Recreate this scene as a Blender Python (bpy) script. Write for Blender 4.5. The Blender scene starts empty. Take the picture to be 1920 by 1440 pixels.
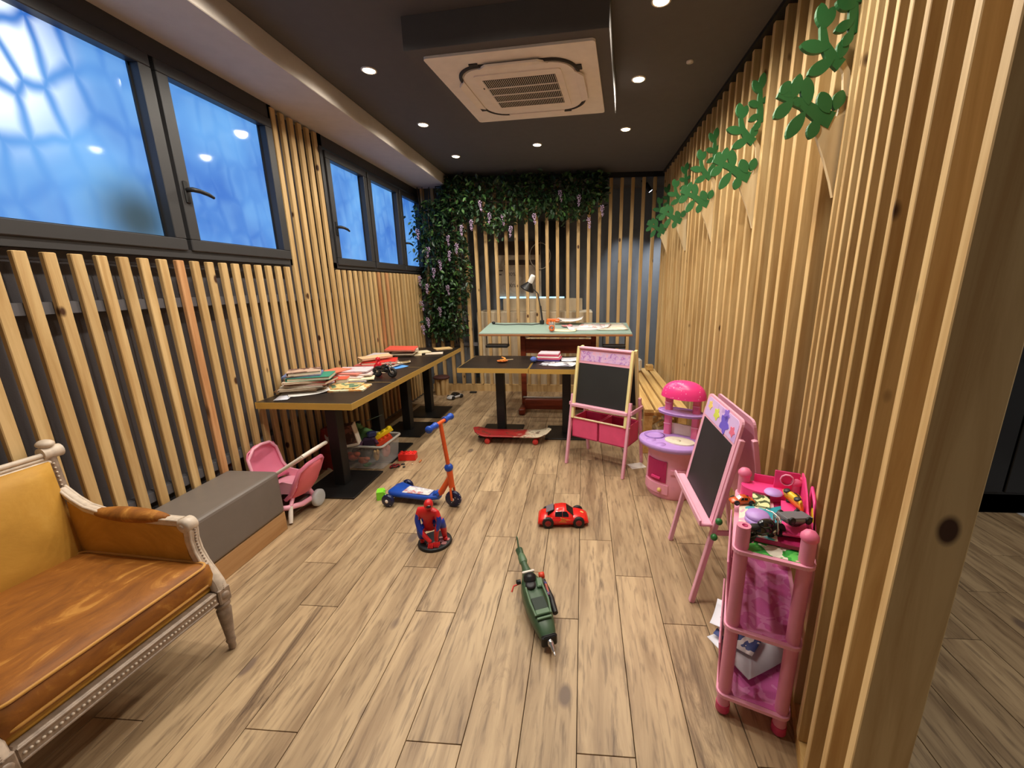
import bpy, bmesh, math, random
from mathutils import Vector, Matrix
random.seed(7)
R = math.radians
C = bpy.context.scene.collection
SC = bpy.context.scene

# ------------------------------------------------------------------ camera
FPX, CXP = 755.0, 1038.0           # focal length and principal point in pixels of a 1920x1440 frame
CAMZ = 1.5
def cam_axes(p, y, r):
    f = Vector((-math.sin(y)*math.cos(p), math.cos(y)*math.cos(p), -math.sin(p)))
    rt = Vector((math.cos(y), math.sin(y), 0)); up = rt.cross(f)
    c, s = math.cos(r), math.sin(r)
    return c*rt + s*up, -s*rt + c*up, f
rt, up, fw = cam_axes(R(13.825), R(4.172), R(-0.4))
cd = bpy.data.cameras.new('camera'); cam = bpy.data.objects.new('camera', cd); C.objects.link(cam)
m = Matrix((rt, up, -fw)).transposed().to_4x4(); m.translation = Vector((0, 0, CAMZ)); cam.matrix_world = m
cd.sensor_fit = 'HORIZONTAL'; cd.sensor_width = 36.0; cd.lens = 36.0*FPX/1920.0
cd.shift_x = -(CXP-960.0)/1920.0; cd.clip_start = 0.02
SC.camera = cam

# ------------------------------------------------------------------ world, exposure
SC.view_settings.view_transform = 'Standard'; SC.view_settings.look = 'None'
SC.view_settings.gamma = 1.0; SC.view_settings.use_curve_mapping = False
SC.view_settings.exposure = 0.12
w = bpy.data.worlds.new('world'); SC.world = w; w.use_nodes = True
w.node_tree.nodes['Background'].inputs[0].default_value = (1.0, 0.95, 0.90, 1)
w.node_tree.nodes['Background'].inputs[1].default_value = 0.13

# room constants (metres)
ZC = 2.87          # ceiling
XL = -2.20         # front of left slats
XR = 1.00          # front of right slats
YB = 5.60          # back slat screen
LIGHTS_SEEN = [(-1.41, 2.95), (-1.41, 3.87), (-1.40, 4.77), (-0.476, 4.48), (0.37, 4.14), (0.365, 3.22), (0.372, 2.43)]
LIGHTS_UNSEEN = [(-1.41, 2.04), (-0.476, 1.75), (-1.41, 1.45), (0.30, 1.60), (2.4, 1.4), (2.4, 0.4)]  # unseen downlights, placed for the light they throw on slats and floor
SPOT_W = 60.0

# ------------------------------------------------------------------ materials
def lin(c):
    return tuple((x/255/12.92 if x/255 <= 0.04045 else ((x/255+0.055)/1.055)**2.4) for x in c) + (1.0,)
MATS = {}
def newmat(name):
    m = bpy.data.materials.new(name); m.use_nodes = True
    nt = m.node_tree; b = nt.nodes['Principled BSDF']; MATS[name] = m
    return m, nt, b
def setin(b, k, v):
    if k in b.inputs: b.inputs[k].default_value = v
def mat(name, col, rough=0.5, metal=0.0, vary=0.06, scale=14.0, bump=0.0, bscale=120.0, spec=0.5, trans=0.0, alpha=1.0, coat=0.0, sheen=0.0, emit=None, es=0.0):
    m, nt, b = newmat(name); N, L = nt.nodes, nt.links
    c = lin(col)
    tc = N.new('ShaderNodeTexCoord'); no = N.new('ShaderNodeTexNoise'); no.inputs['Scale'].default_value = scale; no.inputs['Detail'].default_value = 4
    L.new(tc.outputs['Object'], no.inputs['Vector'])
    mx = N.new('ShaderNodeMix'); mx.data_type = 'RGBA'
    mx.inputs['A'].default_value = tuple(max(0, x*(1-vary*1.6)) for x in c[:3]) + (1,)
    mx.inputs['B'].default_value = tuple(min(1, x*(1+vary*1.6)) for x in c[:3]) + (1,)
    L.new(no.outputs['Fac'], mx.inputs['Factor']); L.new(mx.outputs['Result'], b.inputs['Base Color'])
    b.inputs['Roughness'].default_value = rough; b.inputs['Metallic'].default_value = metal
    setin(b, 'Specular IOR Level', spec); setin(b, 'Transmission Weight', trans); b.inputs['Alpha'].default_value = alpha
    setin(b, 'Coat Weight', coat); setin(b, 'Sheen Weight', sheen)
    if emit: setin(b, 'Emission Color', lin(emit)); setin(b, 'Emission Strength', es)
    if bump:
        n2 = N.new('ShaderNodeTexNoise'); n2.inputs['Scale'].default_value = bscale; L.new(tc.outputs['Object'], n2.inputs['Vector'])
        bp = N.new('ShaderNodeBump'); bp.inputs['Strength'].default_value = bump; bp.inputs['Distance'].default_value = 0.002
        L.new(n2.outputs['Fac'], bp.inputs['Height']); L.new(bp.outputs['Normal'], b.inputs['Normal'])
    return m
def wood(name, ca, cb, axis='Z', scale=9.0, stretch=0.07, knots=0.0, knotcol=(70, 40, 18), rough=0.55, rnd=0.16, dark=None):
    m, nt, b = newmat(name); N, L = nt.nodes, nt.links
    tc = N.new('ShaderNodeTexCoord'); oi = N.new('ShaderNodeObjectInfo')
    ad = N.new('ShaderNodeVectorMath'); ad.operation = 'MULTIPLY_ADD'
    L.new(oi.outputs['Random'], ad.inputs[0]); ad.inputs[1].default_value = (37.0, 19.0, 53.0); L.new(tc.outputs['Object'], ad.inputs[2])
    mp = N.new('ShaderNodeMapping'); s = [1, 1, 1]; s['XYZ'.index(axis)] = stretch; mp.inputs['Scale'].default_value = s
    L.new(ad.outputs[0], mp.inputs['Vector'])
    no = N.new('ShaderNodeTexNoise'); no.inputs['Scale'].default_value = scale; no.inputs['Detail'].default_value = 7; no.inputs['Roughness'].default_value = 0.6; no.inputs['Distortion'].default_value = 0.6
    L.new(mp.outputs[0], no.inputs['Vector'])
    cr = N.new('ShaderNodeValToRGB'); cr.color_ramp.elements[0].position = 0.36; cr.color_ramp.elements[1].position = 0.62
    cr.color_ramp.elements[0].color = lin(cb); cr.color_ramp.elements[1].color = lin(ca)
    L.new(no.outputs['Fac'], cr.inputs['Fac']); col = cr.outputs['Color']
    if dark:
        n3 = N.new('ShaderNodeTexNoise'); n3.inputs['Scale'].default_value = scale*0.45; n3.inputs['Detail'].default_value = 9; n3.inputs['Roughness'].default_value = 0.75; n3.inputs['Distortion'].default_value = 1.3
        L.new(mp.outputs[0], n3.inputs['Vector'])
        c3 = N.new('ShaderNodeValToRGB'); c3.color_ramp.elements[0].position = 0.56; c3.color_ramp.elements[1].position = 0.70
        L.new(n3.outputs['Fac'], c3.inputs['Fac'])
        mx = N.new('ShaderNodeMix'); mx.data_type = 'RGBA'; L.new(c3.outputs['Color'], mx.inputs['Factor']); L.new(col, mx.inputs['A']); mx.inputs['B'].default_value = lin(dark); col = mx.outputs['Result']
        n4 = N.new('ShaderNodeTexNoise'); n4.inputs['Scale'].default_value = scale*5; n4.inputs['Detail'].default_value = 3; n4.inputs['Distortion'].default_value = 0.4
        L.new(mp.outputs[0], n4.inputs['Vector'])
        c4 = N.new('ShaderNodeValToRGB'); c4.color_ramp.elements[0].position = 0.52; c4.color_ramp.elements[1].position = 0.70; c4.color_ramp.elements[1].color = (0.55, 0.55, 0.55, 1)
        L.new(n4.outputs['Fac'], c4.inputs['Fac'])
        mx4 = N.new('ShaderNodeMix'); mx4.data_type = 'RGBA'; L.new(c4.outputs['Color'], mx4.inputs['Factor']); L.new(col, mx4.inputs['A']); mx4.inputs['B'].default_value = lin(dark); col = mx4.outputs['Result']
    if knots:
        mk = N.new('ShaderNodeMapping'); s2 = [1, 1, 1]; s2['XYZ'.index(axis)] = 0.55; mk.inputs['Scale'].default_value = s2; L.new(ad.outputs[0], mk.inputs['Vector'])
        vo = N.new('ShaderNodeTexVoronoi'); vo.inputs['Scale'].default_value = knots; L.new(mk.outputs[0], vo.inputs['Vector'])
        ck = N.new('ShaderNodeValToRGB'); ck.color_ramp.elements[0].position = 0.06; ck.color_ramp.elements[1].position = 0.10; ck.color_ramp.elements[0].color = (1, 1, 1, 1); ck.color_ramp.elements[1].color = (0, 0, 0, 1)
        L.new(vo.outputs['Distance'], ck.inputs['Fac'])
        mx = N.new('ShaderNodeMix'); mx.data_type = 'RGBA'; L.new(ck.outputs['Color'], mx.inputs['Factor']); L.new(col, mx.inputs['A']); mx.inputs['B'].default_value = lin(knotcol); col = mx.outputs['Result']
    hs = N.new('ShaderNodeHueSaturation'); mr = N.new('ShaderNodeMapRange'); mr.inputs['To Min'].default_value = 1-rnd; mr.inputs['To Max'].default_value = 1+rnd
    L.new(oi.outputs['Random'], mr.inputs['Value']); L.new(mr.outputs[0], hs.inputs['Value']); L.new(col, hs.inputs['Color'])
    L.new(hs.outputs['Color'], b.inputs['Base Color'])
    b.inputs['Roughness'].default_value = rough; setin(b, 'Specular IOR Level', 0.35)
    bp = N.new('ShaderNodeBump'); bp.inputs['Strength'].default_value = 0.25; bp.inputs['Distance'].default_value = 0.002
    L.new(no.outputs['Fac'], bp.inputs['Height']); L.new(bp.outputs['Normal'], b.inputs['Normal'])
    return m
def blotch(name, cols, scale=9.0, rough=0.5, vor=True, seed=0.0, detail=2.0):
    """flat print of several colours in patches (book covers, stickers, printed paper)"""
    m, nt, b = newmat(name); N, L = nt.nodes, nt.links
    tc = N.new('ShaderNodeTexCoord'); mp = N.new('ShaderNodeMapping'); mp.inputs['Location'].default_value = (seed, seed*1.7, seed*.3)
    L.new(tc.outputs['Object'], mp.inputs['Vector'])
    no = N.new('ShaderNodeTexNoise'); no.inputs['Scale'].default_value = scale; no.inputs['Detail'].default_value = detail; no.inputs['Distortion'].default_value = 0.8
    L.new(mp.outputs[0], no.inputs['Vector'])
    cr = N.new('ShaderNodeValToRGB'); cr.color_ramp.interpolation = 'CONSTANT' if vor else 'LINEAR'
    e = cr.color_ramp.elements; n = len(cols)
    while len(e) < n: e.new(0.5)
    for i, c in enumerate(cols):
        e[i].position = 0.0 if i == 0 else 0.34 + 0.34*(i-1)/max(1, n-2)
        e[i].color = lin(c)
    L.new(no.outputs['Fac'], cr.inputs['Fac']); L.new(cr.outputs['Color'], b.inputs['Base Color'])
    b.inputs['Roughness'].default_value = rough
    return m
def speckle(name, base, dot, scale=30.0, size=0.28, rough=0.35, metal=0.0):
    m, nt, b = newmat(name); N, L = nt.nodes, nt.links
    tc = N.new('ShaderNodeTexCoord'); vo = N.new('ShaderNodeTexVoronoi'); vo.inputs['Scale'].default_value = scale
    L.new(tc.outputs['Object'], vo.inputs['Vector'])
    ck = N.new('ShaderNodeValToRGB'); ck.color_ramp.elements[0].position = size*0.75; ck.color_ramp.elements[1].position = size
    ck.color_ramp.elements[0].color = lin(dot); ck.color_ramp.elements[1].color = lin(base)
    L.new(vo.outputs['Distance'], ck.inputs['Fac']); L.new(ck.outputs['Color'], b.inputs['Base Color'])
    b.inputs['Roughness'].default_value = rough; b.inputs['Metallic'].default_value = metal
    return m

# surfaces
M_floor = wood('floor_plank', (190, 163, 127), (150, 124, 94), axis='Y', scale=13, stretch=0.11, rough=0.42, rnd=0.10, dark=(92, 72, 56), knots=3.2, knotcol=(120, 100, 84))
M_grout = mat('floor_joint', (70, 56, 44), 0.8)
M_wall = mat('dark_grey_wall', (96, 93, 97), 0.75, bump=0.3, bscale=180)
M_wallback = mat('grey_back_wall', (104, 107, 112), 0.7, bump=0.2)
M_ceil = mat('dark_ceiling', (88, 84, 82), 0.8, bump=0.2)
M_white = mat('white_plaster', (196, 186, 176), 0.85, bump=0.25, bscale=90)
M_slat = wood('pine_slat', (208, 176, 124), (182, 146, 94), axis='Z', scale=24, stretch=0.06, knots=6.0, rnd=0.09)
M_slatR = wood('pine_slat_right', (214, 182, 128), (186, 148, 94), axis='Z', scale=20, stretch=0.06, knots=5.5, rnd=0.08)
M_batten = mat('dark_batten', (90, 88, 92), 0.7)
M_frame = mat('anthracite_frame', (52, 51, 52), 0.45)
M_black = mat('black_metal', (18, 17, 17), 0.5)
M_blacktop = wood('black_tabletop', (40, 31, 26), (26, 20, 17), axis='X', scale=30, stretch=0.08, rough=0.38, rnd=0.05)
M_brass = mat('brass_edge', (214, 176, 92), 0.34, metal=0.45)
M_pine = wood('light_pine', (222, 186, 122), (196, 152, 88), axis='Y', scale=20, stretch=0.06, knots=2.0, rnd=0.05)
M_ply = wood('plywood', (228, 206, 164), (210, 182, 136), axis='Z', scale=14, stretch=0.1, rnd=0.03)
M_leafpaint = mat('green_paint', (44, 108, 56), 0.5)
M_plastic_w = mat('white_plastic', (240, 230, 218), 0.5)
M_pink = mat('soft_pink', (240, 164, 190), 0.42)
M_pinkwood = mat('pink_painted_wood', (233, 170, 192), 0.45)
M_pinkmid = mat('rose_pink', (236, 120, 158), 0.42)
M_hot = mat('hot_pink', (243, 70, 140), 0.35)
M_magenta = mat('dark_magenta', (176, 28, 92), 0.5)
M_lilac = mat('lilac', (190, 150, 222), 0.4)
M_cream = mat('cream_plastic', (240, 230, 205), 0.45)
M_paleyellow = mat('pale_yellow_wood', (238, 224, 158), 0.5)
M_grayvinyl = mat('taupe_vinyl', (112, 103, 96), 0.42, bump=0.15, bscale=400)
M_benchwood = wood('plinth_wood', (204, 160, 110), (180, 134, 86), axis='Y', scale=20, stretch=0.06)
# ------------------------------------------------------------------ mesh helpers
class MB:
    def __init__(s): s.v = []; s.f = []; s.sm = []
    def add(s, vs, fs, smooth=False, M=None):
        o = len(s.v)
        s.v += [tuple(M @ Vector(p)) if M is not None else tuple(p) for p in vs]
        s.f += [tuple(i+o for i in f) for f in fs]; s.sm += [smooth]*len(fs)
        return s
    def box(s, c, d, rot=None, ch=0.0):
        """box with centre c, size d; ch cuts the vertical-edge corners and rims (a small chamfer)"""
        hx, hy, hz = d[0]/2, d[1]/2, d[2]/2
        M = Matrix.Translation(Vector(c))
        if rot is not None:
            M = M @ (rot.to_4x4() if isinstance(rot, Matrix) else Matrix.Rotation(rot, 4, 'Z'))
        if ch <= 0:
            vs = [(x, y, z) for z in (-hz, hz) for x, y in ((-hx, -hy), (hx, -hy), (hx, hy), (-hx, hy))]
            fs = [(3, 2, 1, 0), (4, 5, 6, 7), (0, 1, 5, 4), (1, 2, 6, 5), (2, 3, 7, 6), (3, 0, 4, 7)]
            return s.add(vs, fs, False, M)
        k = min(ch, hx*.9, hy*.9, hz*.9)
        def ring(ax, ay, z): return [(-ax+k, -ay, z), (ax-k, -ay, z), (ax, -ay+k, z), (ax, ay-k, z), (ax-k, ay, z), (-ax+k, ay, z), (-ax, ay-k, z), (-ax, -ay+k, z)]
        vs = ring(hx-k, hy-k, -hz) + ring(hx, hy, -hz+k) + ring(hx, hy, hz-k) + ring(hx-k, hy-k, hz)
        fs = [tuple(range(7, -1, -1)), tuple(range(24, 32))]
        for r in range(3):
            for i in range(8):
                j = (i+1) % 8; fs.append((r*8+i, r*8+j, r*8+8+j, r*8+8+i))
        return s.add(vs, fs, False, M)
    def tube(s, pts, r, n=8, cap=True, smooth=True, closed=False):
        pts = [Vector(p) for p in pts]; m = len(pts)
        rs = r if isinstance(r, (list, tuple)) else [r]*m
        vs = []; prev = None
        for i, p in enumerate(pts):
            a = pts[(i-1) % m] if (closed or i > 0) else p; b = pts[(i+1) % m] if (closed or i < m-1) else p
            t = (b-a).normalized()
            ref = prev if prev is not None else (Vector((0, 0, 1)) if abs(t.z) < 0.9 else Vector((1, 0, 0)))
            u = (ref - t*ref.dot(t))
            if u.length < 1e-5: u = t.orthogonal()
            u.normalize(); prev = u; w_ = t.cross(u)
            for k in range(n):
                q = 2*math.pi*k/n; vs.append(p + (u*math.cos(q) + w_*math.sin(q))*rs[i])
        fs = []
        for i in range(m if closed else m-1):
            for k in range(n):
                j = (k+1) % n; i2 = (i+1) % m
                fs.append((i*n+k, i*n+j, i2*n+j, i2*n+k))
        s.add(vs, fs, smooth)
        if cap and not closed:
            s.add(vs[:n], [tuple(range(n-1, -1, -1))]); s.add(vs[-n:], [tuple(range(n))])
        return s
    def lathe(s, prof, n=20, M=None, smooth=True, cap=True):
        vs = [(r*math.cos(2*math.pi*k/n), r*math.sin(2*math.pi*k/n), z) for r, z in prof for k in range(n)]
        fs = [(i*n+k, i*n+(k+1) % n, (i+1)*n+(k+1) % n, (i+1)*n+k) for i in range(len(prof)-1) for k in range(n)]
        s.add(vs, fs, smooth, M)
        if cap:
            if prof[0][0] > 1e-4: s.add(vs[:n], [tuple(range(n-1, -1, -1))], False, M)
            if prof[-1][0] > 1e-4: s.add(vs[-n:], [tuple(range(n))], False, M)
        return s
    def prism(s, poly, t, M=None, smooth=False):
        """polygon in the XY plane, extruded from z=0 to z=t"""
        n = len(poly)
        vs = [(x, y, 0) for x, y in poly] + [(x, y, t) for x, y in poly]
        fs = [tuple(range(n-1, -1, -1)), tuple(range(n, 2*n))]
        s.add(vs, fs, False, M)
        s.add(vs, [(i, (i+1) % n, n+(i+1) % n, n+i) for i in range(n)], smooth, M)
        return s
    def ball(s, c, r, seg=12, rings=8, M=None, rot=None):
        rx, ry, rz = r if isinstance(r, (list, tuple)) else (r, r, r)
        vs = [(0, 0, -rz)]
        for i in range(1, rings):
            a = -math.pi/2 + math.pi*i/rings
            vs += [(rx*math.cos(a)*math.cos(2*math.pi*k/seg), ry*math.cos(a)*math.sin(2*math.pi*k/seg), rz*math.sin(a)) for k in range(seg)]
        vs.append((0, 0, rz)); fs = []
        for k in range(seg): fs.append((0, 1+(k+1) % seg, 1+k))
        for i in range(rings-2):
            for k in range(seg): fs.append((1+i*seg+k, 1+i*seg+(k+1) % seg, 1+(i+1)*seg+(k+1) % seg, 1+(i+1)*seg+k))
        t = len(vs)-1; o = 1+(rings-2)*seg
        for k in range(seg): fs.append((o+k, o+(k+1) % seg, t))
        MM = Matrix.Translation(Vector(c)) @ (rot.to_4x4() if rot is not None else Matrix.Identity(4))
        return s.add(vs, fs, True, (M @ MM) if M is not None else MM)
    def loft(s, rings, smooth=True, cap=True, M=None):
        n = len(rings[0]); vs = [p for r in rings for p in r]
        fs = [(i*n+k, i*n+(k+1) % n, (i+1)*n+(k+1) % n, (i+1)*n+k) for i in range(len(rings)-1) for k in range(n)]
        s.add(vs, fs, smooth, M)
        if cap: s.add(list(rings[0]), [tuple(range(n-1, -1, -1))], False, M); s.add(list(rings[-1]), [tuple(range(n))], False, M)
        return s
    def mesh(s, name):
        me = bpy.data.meshes.new(name); me.from_pydata(s.v, [], s.f)
        me.polygons.foreach_set('use_smooth', s.sm); me.update(); return me
    def build(s, name, material, parent=None, label=None):
        o = bpy.data.objects.new(name, s.mesh(name)); C.objects.link(o)
        o.data.materials.append(material)
        if parent is not None: o.parent = parent
        if label: o['label'] = label
        return o
def tag(o, label, cat, group=None, kind=None):
    o['label'] = label; o['category'] = cat
    if group: o['group'] = group
    if kind: o['kind'] = kind
    return o
def thing(name, label, cat, loc=(0, 0, 0), rz=0.0, group=None):
    o = bpy.data.objects.new(name, None); C.objects.link(o); o.empty_display_size = 0.05
    o.location = loc; o.rotation_euler = (0, 0, rz)
    return tag(o, label, cat, group)
def struct(o, label=None, cat=None):
    o['kind'] = 'structure'
    if label: o['label'] = label
    if cat: o['category'] = cat
    return o
def copy_tree(o, parent=None):
    c = o.copy(); C.objects.link(c); c.parent = parent
    for ch in list(o.children): copy_tree(ch, c)
    return c
def bevel(o, wd=0.004, seg=2):
    b = o.modifiers.new('bevel', 'BEVEL'); b.width = wd; b.segments = seg; b.limit_method = 'ANGLE'; b.angle_limit = R(40); return o
def subs(o, lv=2):
    b = o.modifiers.new('subdivision', 'SUBSURF'); b.levels = lv; b.render_levels = lv; return o
def grid_cushion(mb, sx, sy, h, nx=10, ny=10, crown=0.02, edge=0.03, noise=0.0, seed=1):
    """soft box: base at z=0, domed top, rounded rim"""
    rnd = random.Random(seed); vs = []; fs = []
    def rim(u): return max(0.0, 1-abs(u)**6)
    for j in range(ny+1):
        for i in range(nx+1):
            u, v = 2*i/nx-1, 2*j/ny-1
            z = h-edge + edge*(rim(u)*rim(v))**0.6 + crown*(1-u*u)*(1-v*v) + rnd.uniform(-noise, noise)*(1-u**4)*(1-v**4)
            vs.append((u*sx/2, v*sy/2, z))
    for j in range(ny):
        for i in range(nx): a = j*(nx+1)+i; fs.append((a, a+1, a+nx+2, a+nx+1))
    o = len(vs); per = [(i, 0) for i in range(nx)] + [(nx, j) for j in range(ny)] + [(nx-i, ny) for i in range(nx)] + [(0, ny-j) for j in range(ny)]
    for (i, j) in per:
        x, y, z = vs[j*(nx+1)+i]; vs.append((x*1.012, y*1.012, (h-edge)*.5))
    for (i, j) in per:
        x, y, z = vs[j*(nx+1)+i]; vs.append((x*.985, y*.985, 0))
    n = len(per)
    for k in range(n):
        a = per[k][1]*(nx+1)+per[k][0]; b_ = per[(k+1) % n][1]*(nx+1)+per[(k+1) % n][0]
        fs.append((o+k, o+(k+1) % n, b_, a)); fs.append((o+n+k, o+n+(k+1) % n, o+(k+1) % n, o+k))
    fs.append(tuple(o+n+k for k in range(n-1, -1, -1)))
    return mb.add(vs, fs, True)
def ellipse(rx, ry, n=28, cx=0, cy=0, a0=0, a1=2*math.pi, full=True):
    k = n if full else n+1
    return [(cx+rx*math.cos(a0+(a1-a0)*i/n), cy+ry*math.sin(a0+(a1-a0)*i/n)) for i in range(k)]
def rrect(sx, sy, r, n=5):
    p = []
    for cx, cy, a in ((sx/2-r, sy/2-r, 0), (-sx/2+r, sy/2-r, 90), (-sx/2+r, -sy/2+r, 180), (sx/2-r, -sy/2+r, 270)):
        p += [(cx+r*math.cos(R(a+90*i/n)), cy+r*math.sin(R(a+90*i/n))) for i in range(n+1)]
    return p
def RX(a): return Matrix.Rotation(a, 4, 'X')
def RY(a): return Matrix.Rotation(a, 4, 'Y')
def RZ(a): return Matrix.Rotation(a, 4, 'Z')
def T(x, y, z): return Matrix.Translation((x, y, z))
# ------------------------------------------------------------------ floor: every plank its own piece
fl = MB().box((0.8, 2.9, -0.035), (6.6, 7.6, 0.04)).build('floor', M_grout); struct(fl, 'grey-brown wood-look plank floor', 'floor')
PW, PL = 0.193, 1.15
plank_me = MB().box((0, 0, 0), (PW-0.0028, PL-0.0028, 0.012), ch=0.0008).mesh('plank'); plank_me.materials.append(M_floor)
for k in range(-12, 20):
    off = 0.40 + 0.30*((-k-1) % 3)
    x = -0.006 + PW*(k+0.5)
    top = 6.6 if k < 6 else 2.6
    j = -2
    while True:
        y0 = off + PL*j; j += 1
        if y0 > top: break
        if y0 + PL < -0.7: continue
        if x > 1.3 and y0 + PL < 0.3: continue
        o = bpy.data.objects.new('plank', plank_me); C.objects.link(o); o.parent = fl
        o.location = (x, y0+PL/2, -0.006)
tw = MB().box((3.35, 1.9, -0.004), (0.9, 1.5, 0.0125)).build('floor_tile_strip', mat('pale_tile', (205, 205, 210), 0.4)); struct(tw, 'pale grey tiled floor strip beside the planks', 'floor')

# ------------------------------------------------------------------ ceiling, soffit
ce = MB().box((0.8, 2.9, ZC+0.03), (6.4, 7.4, 0.06)).build('ceiling', M_ceil); struct(ce, 'dark charcoal flat ceiling', 'ceiling')
bm_ = MB().box((-2.08, 2.75, (2.737+ZC)/2), (0.64, 5.72, ZC-2.737), ch=0.004).build('ceiling_beam', M_white); struct(bm_, 'off-white boxed beam above the windows', 'beam')

# ------------------------------------------------------------------ left wall with openings
W1 = (1.20, 3.07); W2 = (3.585, 5.72); ZW0, ZW1 = 1.66, 2.737
wl = MB()
wl.box((-2.33, 2.75, ZW0/2), (0.10, 6.7, ZW0))
for a, b in ((-0.6, W1[0]), (W1[1], W2[0]), (W2[1], 6.1)):
    wl.box((-2.33, (a+b)/2, (ZW0+ZC)/2), (0.10, b-a, ZC-ZW0))
wall_left = wl.build('wall_left', M_wall); struct(wall_left, 'dark grey wall behind vertical pine slats', 'wall')
for z in (1.42, 0.437):
    MB().box((-2.253, 2.5, z), (0.054, 6.2, 0.05)).build('batten', M_batten, wall_left)
MB().box((-2.262, 2.5, 0.05), (0.03, 6.2, 0.10)).build('baseboard', M_batten, wall_left)
slo = MB().box((0, 0, 0), (0.024, 0.044, 1.60), ch=0.003).mesh('slat'); slo.materials.append(M_slat)
shi = MB().box((0, 0, 0), (0.024, 0.044, 2.68), ch=0.003).mesh('slat_tall'); shi.materials.append(M_slat)
M_slatred = wood('pine_slat_reddish', (206, 156, 108), (178, 124, 78), axis='Z', scale=24, stretch=0.06, knots=2.6, rnd=0.05)
slo2 = slo.copy(); slo2.materials.clear(); slo2.materials.append(M_slatred)
k = -10
while True:
    y = 1.50 + 0.0925*k
    if y > 5.52: break
    tall = W1[1] < y-0.0 < W2[0]-0.02
    o = bpy.data.objects.new('slat', shi if tall else (slo2 if k in (7, 31, 33) else slo)); C.objects.link(o); o.parent = wall_left
    o.location = (XL-0.012 + random.uniform(-.001, .001), y, 0.045+(2.68 if tall else 1.60)/2)
    k += 1

# ------------------------------------------------------------------ windows
def pane_material(name, seed, hot=None, darkspot=None):  # panes glow by themselves: daylight and outside shapes painted as emission
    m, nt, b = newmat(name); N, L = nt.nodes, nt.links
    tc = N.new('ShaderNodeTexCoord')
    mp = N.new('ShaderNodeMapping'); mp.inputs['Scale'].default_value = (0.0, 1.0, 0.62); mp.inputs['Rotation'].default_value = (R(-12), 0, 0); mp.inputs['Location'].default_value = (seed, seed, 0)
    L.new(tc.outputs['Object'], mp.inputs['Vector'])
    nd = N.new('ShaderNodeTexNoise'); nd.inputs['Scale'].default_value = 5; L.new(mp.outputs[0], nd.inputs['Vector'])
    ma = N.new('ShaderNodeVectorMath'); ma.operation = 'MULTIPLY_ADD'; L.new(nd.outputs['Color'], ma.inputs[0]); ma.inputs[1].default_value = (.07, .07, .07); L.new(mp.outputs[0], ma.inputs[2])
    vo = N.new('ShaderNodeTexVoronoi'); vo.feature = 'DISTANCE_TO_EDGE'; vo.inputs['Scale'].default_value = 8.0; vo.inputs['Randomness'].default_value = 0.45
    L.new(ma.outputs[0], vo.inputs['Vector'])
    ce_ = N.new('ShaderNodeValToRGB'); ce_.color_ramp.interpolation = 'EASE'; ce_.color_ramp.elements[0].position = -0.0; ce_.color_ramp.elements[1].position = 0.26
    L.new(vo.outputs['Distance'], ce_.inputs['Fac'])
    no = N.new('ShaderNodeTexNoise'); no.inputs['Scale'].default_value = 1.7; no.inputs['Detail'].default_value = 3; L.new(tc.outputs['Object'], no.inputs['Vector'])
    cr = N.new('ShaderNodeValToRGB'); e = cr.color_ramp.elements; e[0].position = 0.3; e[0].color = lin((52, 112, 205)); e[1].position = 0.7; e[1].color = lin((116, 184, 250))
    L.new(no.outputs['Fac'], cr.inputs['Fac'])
    # faint pale cells painted into the glow, for what stands outside the frosted glass
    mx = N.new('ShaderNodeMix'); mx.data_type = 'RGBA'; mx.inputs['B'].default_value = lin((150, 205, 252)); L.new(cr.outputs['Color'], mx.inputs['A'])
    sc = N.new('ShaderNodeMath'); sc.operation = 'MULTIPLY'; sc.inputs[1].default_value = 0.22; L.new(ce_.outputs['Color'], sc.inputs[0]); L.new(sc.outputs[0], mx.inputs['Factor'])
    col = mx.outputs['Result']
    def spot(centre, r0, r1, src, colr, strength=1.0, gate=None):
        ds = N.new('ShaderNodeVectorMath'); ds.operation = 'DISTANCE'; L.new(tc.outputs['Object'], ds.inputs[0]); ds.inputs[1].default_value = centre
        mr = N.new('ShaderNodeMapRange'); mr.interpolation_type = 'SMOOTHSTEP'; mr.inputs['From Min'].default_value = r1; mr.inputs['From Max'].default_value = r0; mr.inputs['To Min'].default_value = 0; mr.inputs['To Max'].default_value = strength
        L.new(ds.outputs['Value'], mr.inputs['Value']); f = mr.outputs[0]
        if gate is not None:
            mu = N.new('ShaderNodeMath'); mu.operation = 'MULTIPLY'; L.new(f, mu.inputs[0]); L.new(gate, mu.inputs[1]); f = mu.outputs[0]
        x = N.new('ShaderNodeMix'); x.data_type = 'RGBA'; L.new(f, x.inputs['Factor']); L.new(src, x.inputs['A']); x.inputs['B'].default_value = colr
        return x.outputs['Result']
    if hot: col = spot(hot, 0.12, 0.50, col, (1.5, 1.6, 1.65, 1), 1.0, ce_.outputs['Color'])  # bright patch of outdoor daylight painted into the glow
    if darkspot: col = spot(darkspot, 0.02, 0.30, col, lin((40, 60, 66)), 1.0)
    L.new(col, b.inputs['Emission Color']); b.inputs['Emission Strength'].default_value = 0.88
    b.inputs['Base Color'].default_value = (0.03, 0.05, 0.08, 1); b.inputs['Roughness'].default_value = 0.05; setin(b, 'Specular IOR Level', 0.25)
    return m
M_paneA = pane_material('frosted_pane_bright_glow', 0.0, hot=(-2.262, 1.50, 2.42), darkspot=(-2.262, 2.03, 1.84))
M_paneB = pane_material('frosted_pane_glow', 3.3)
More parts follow.
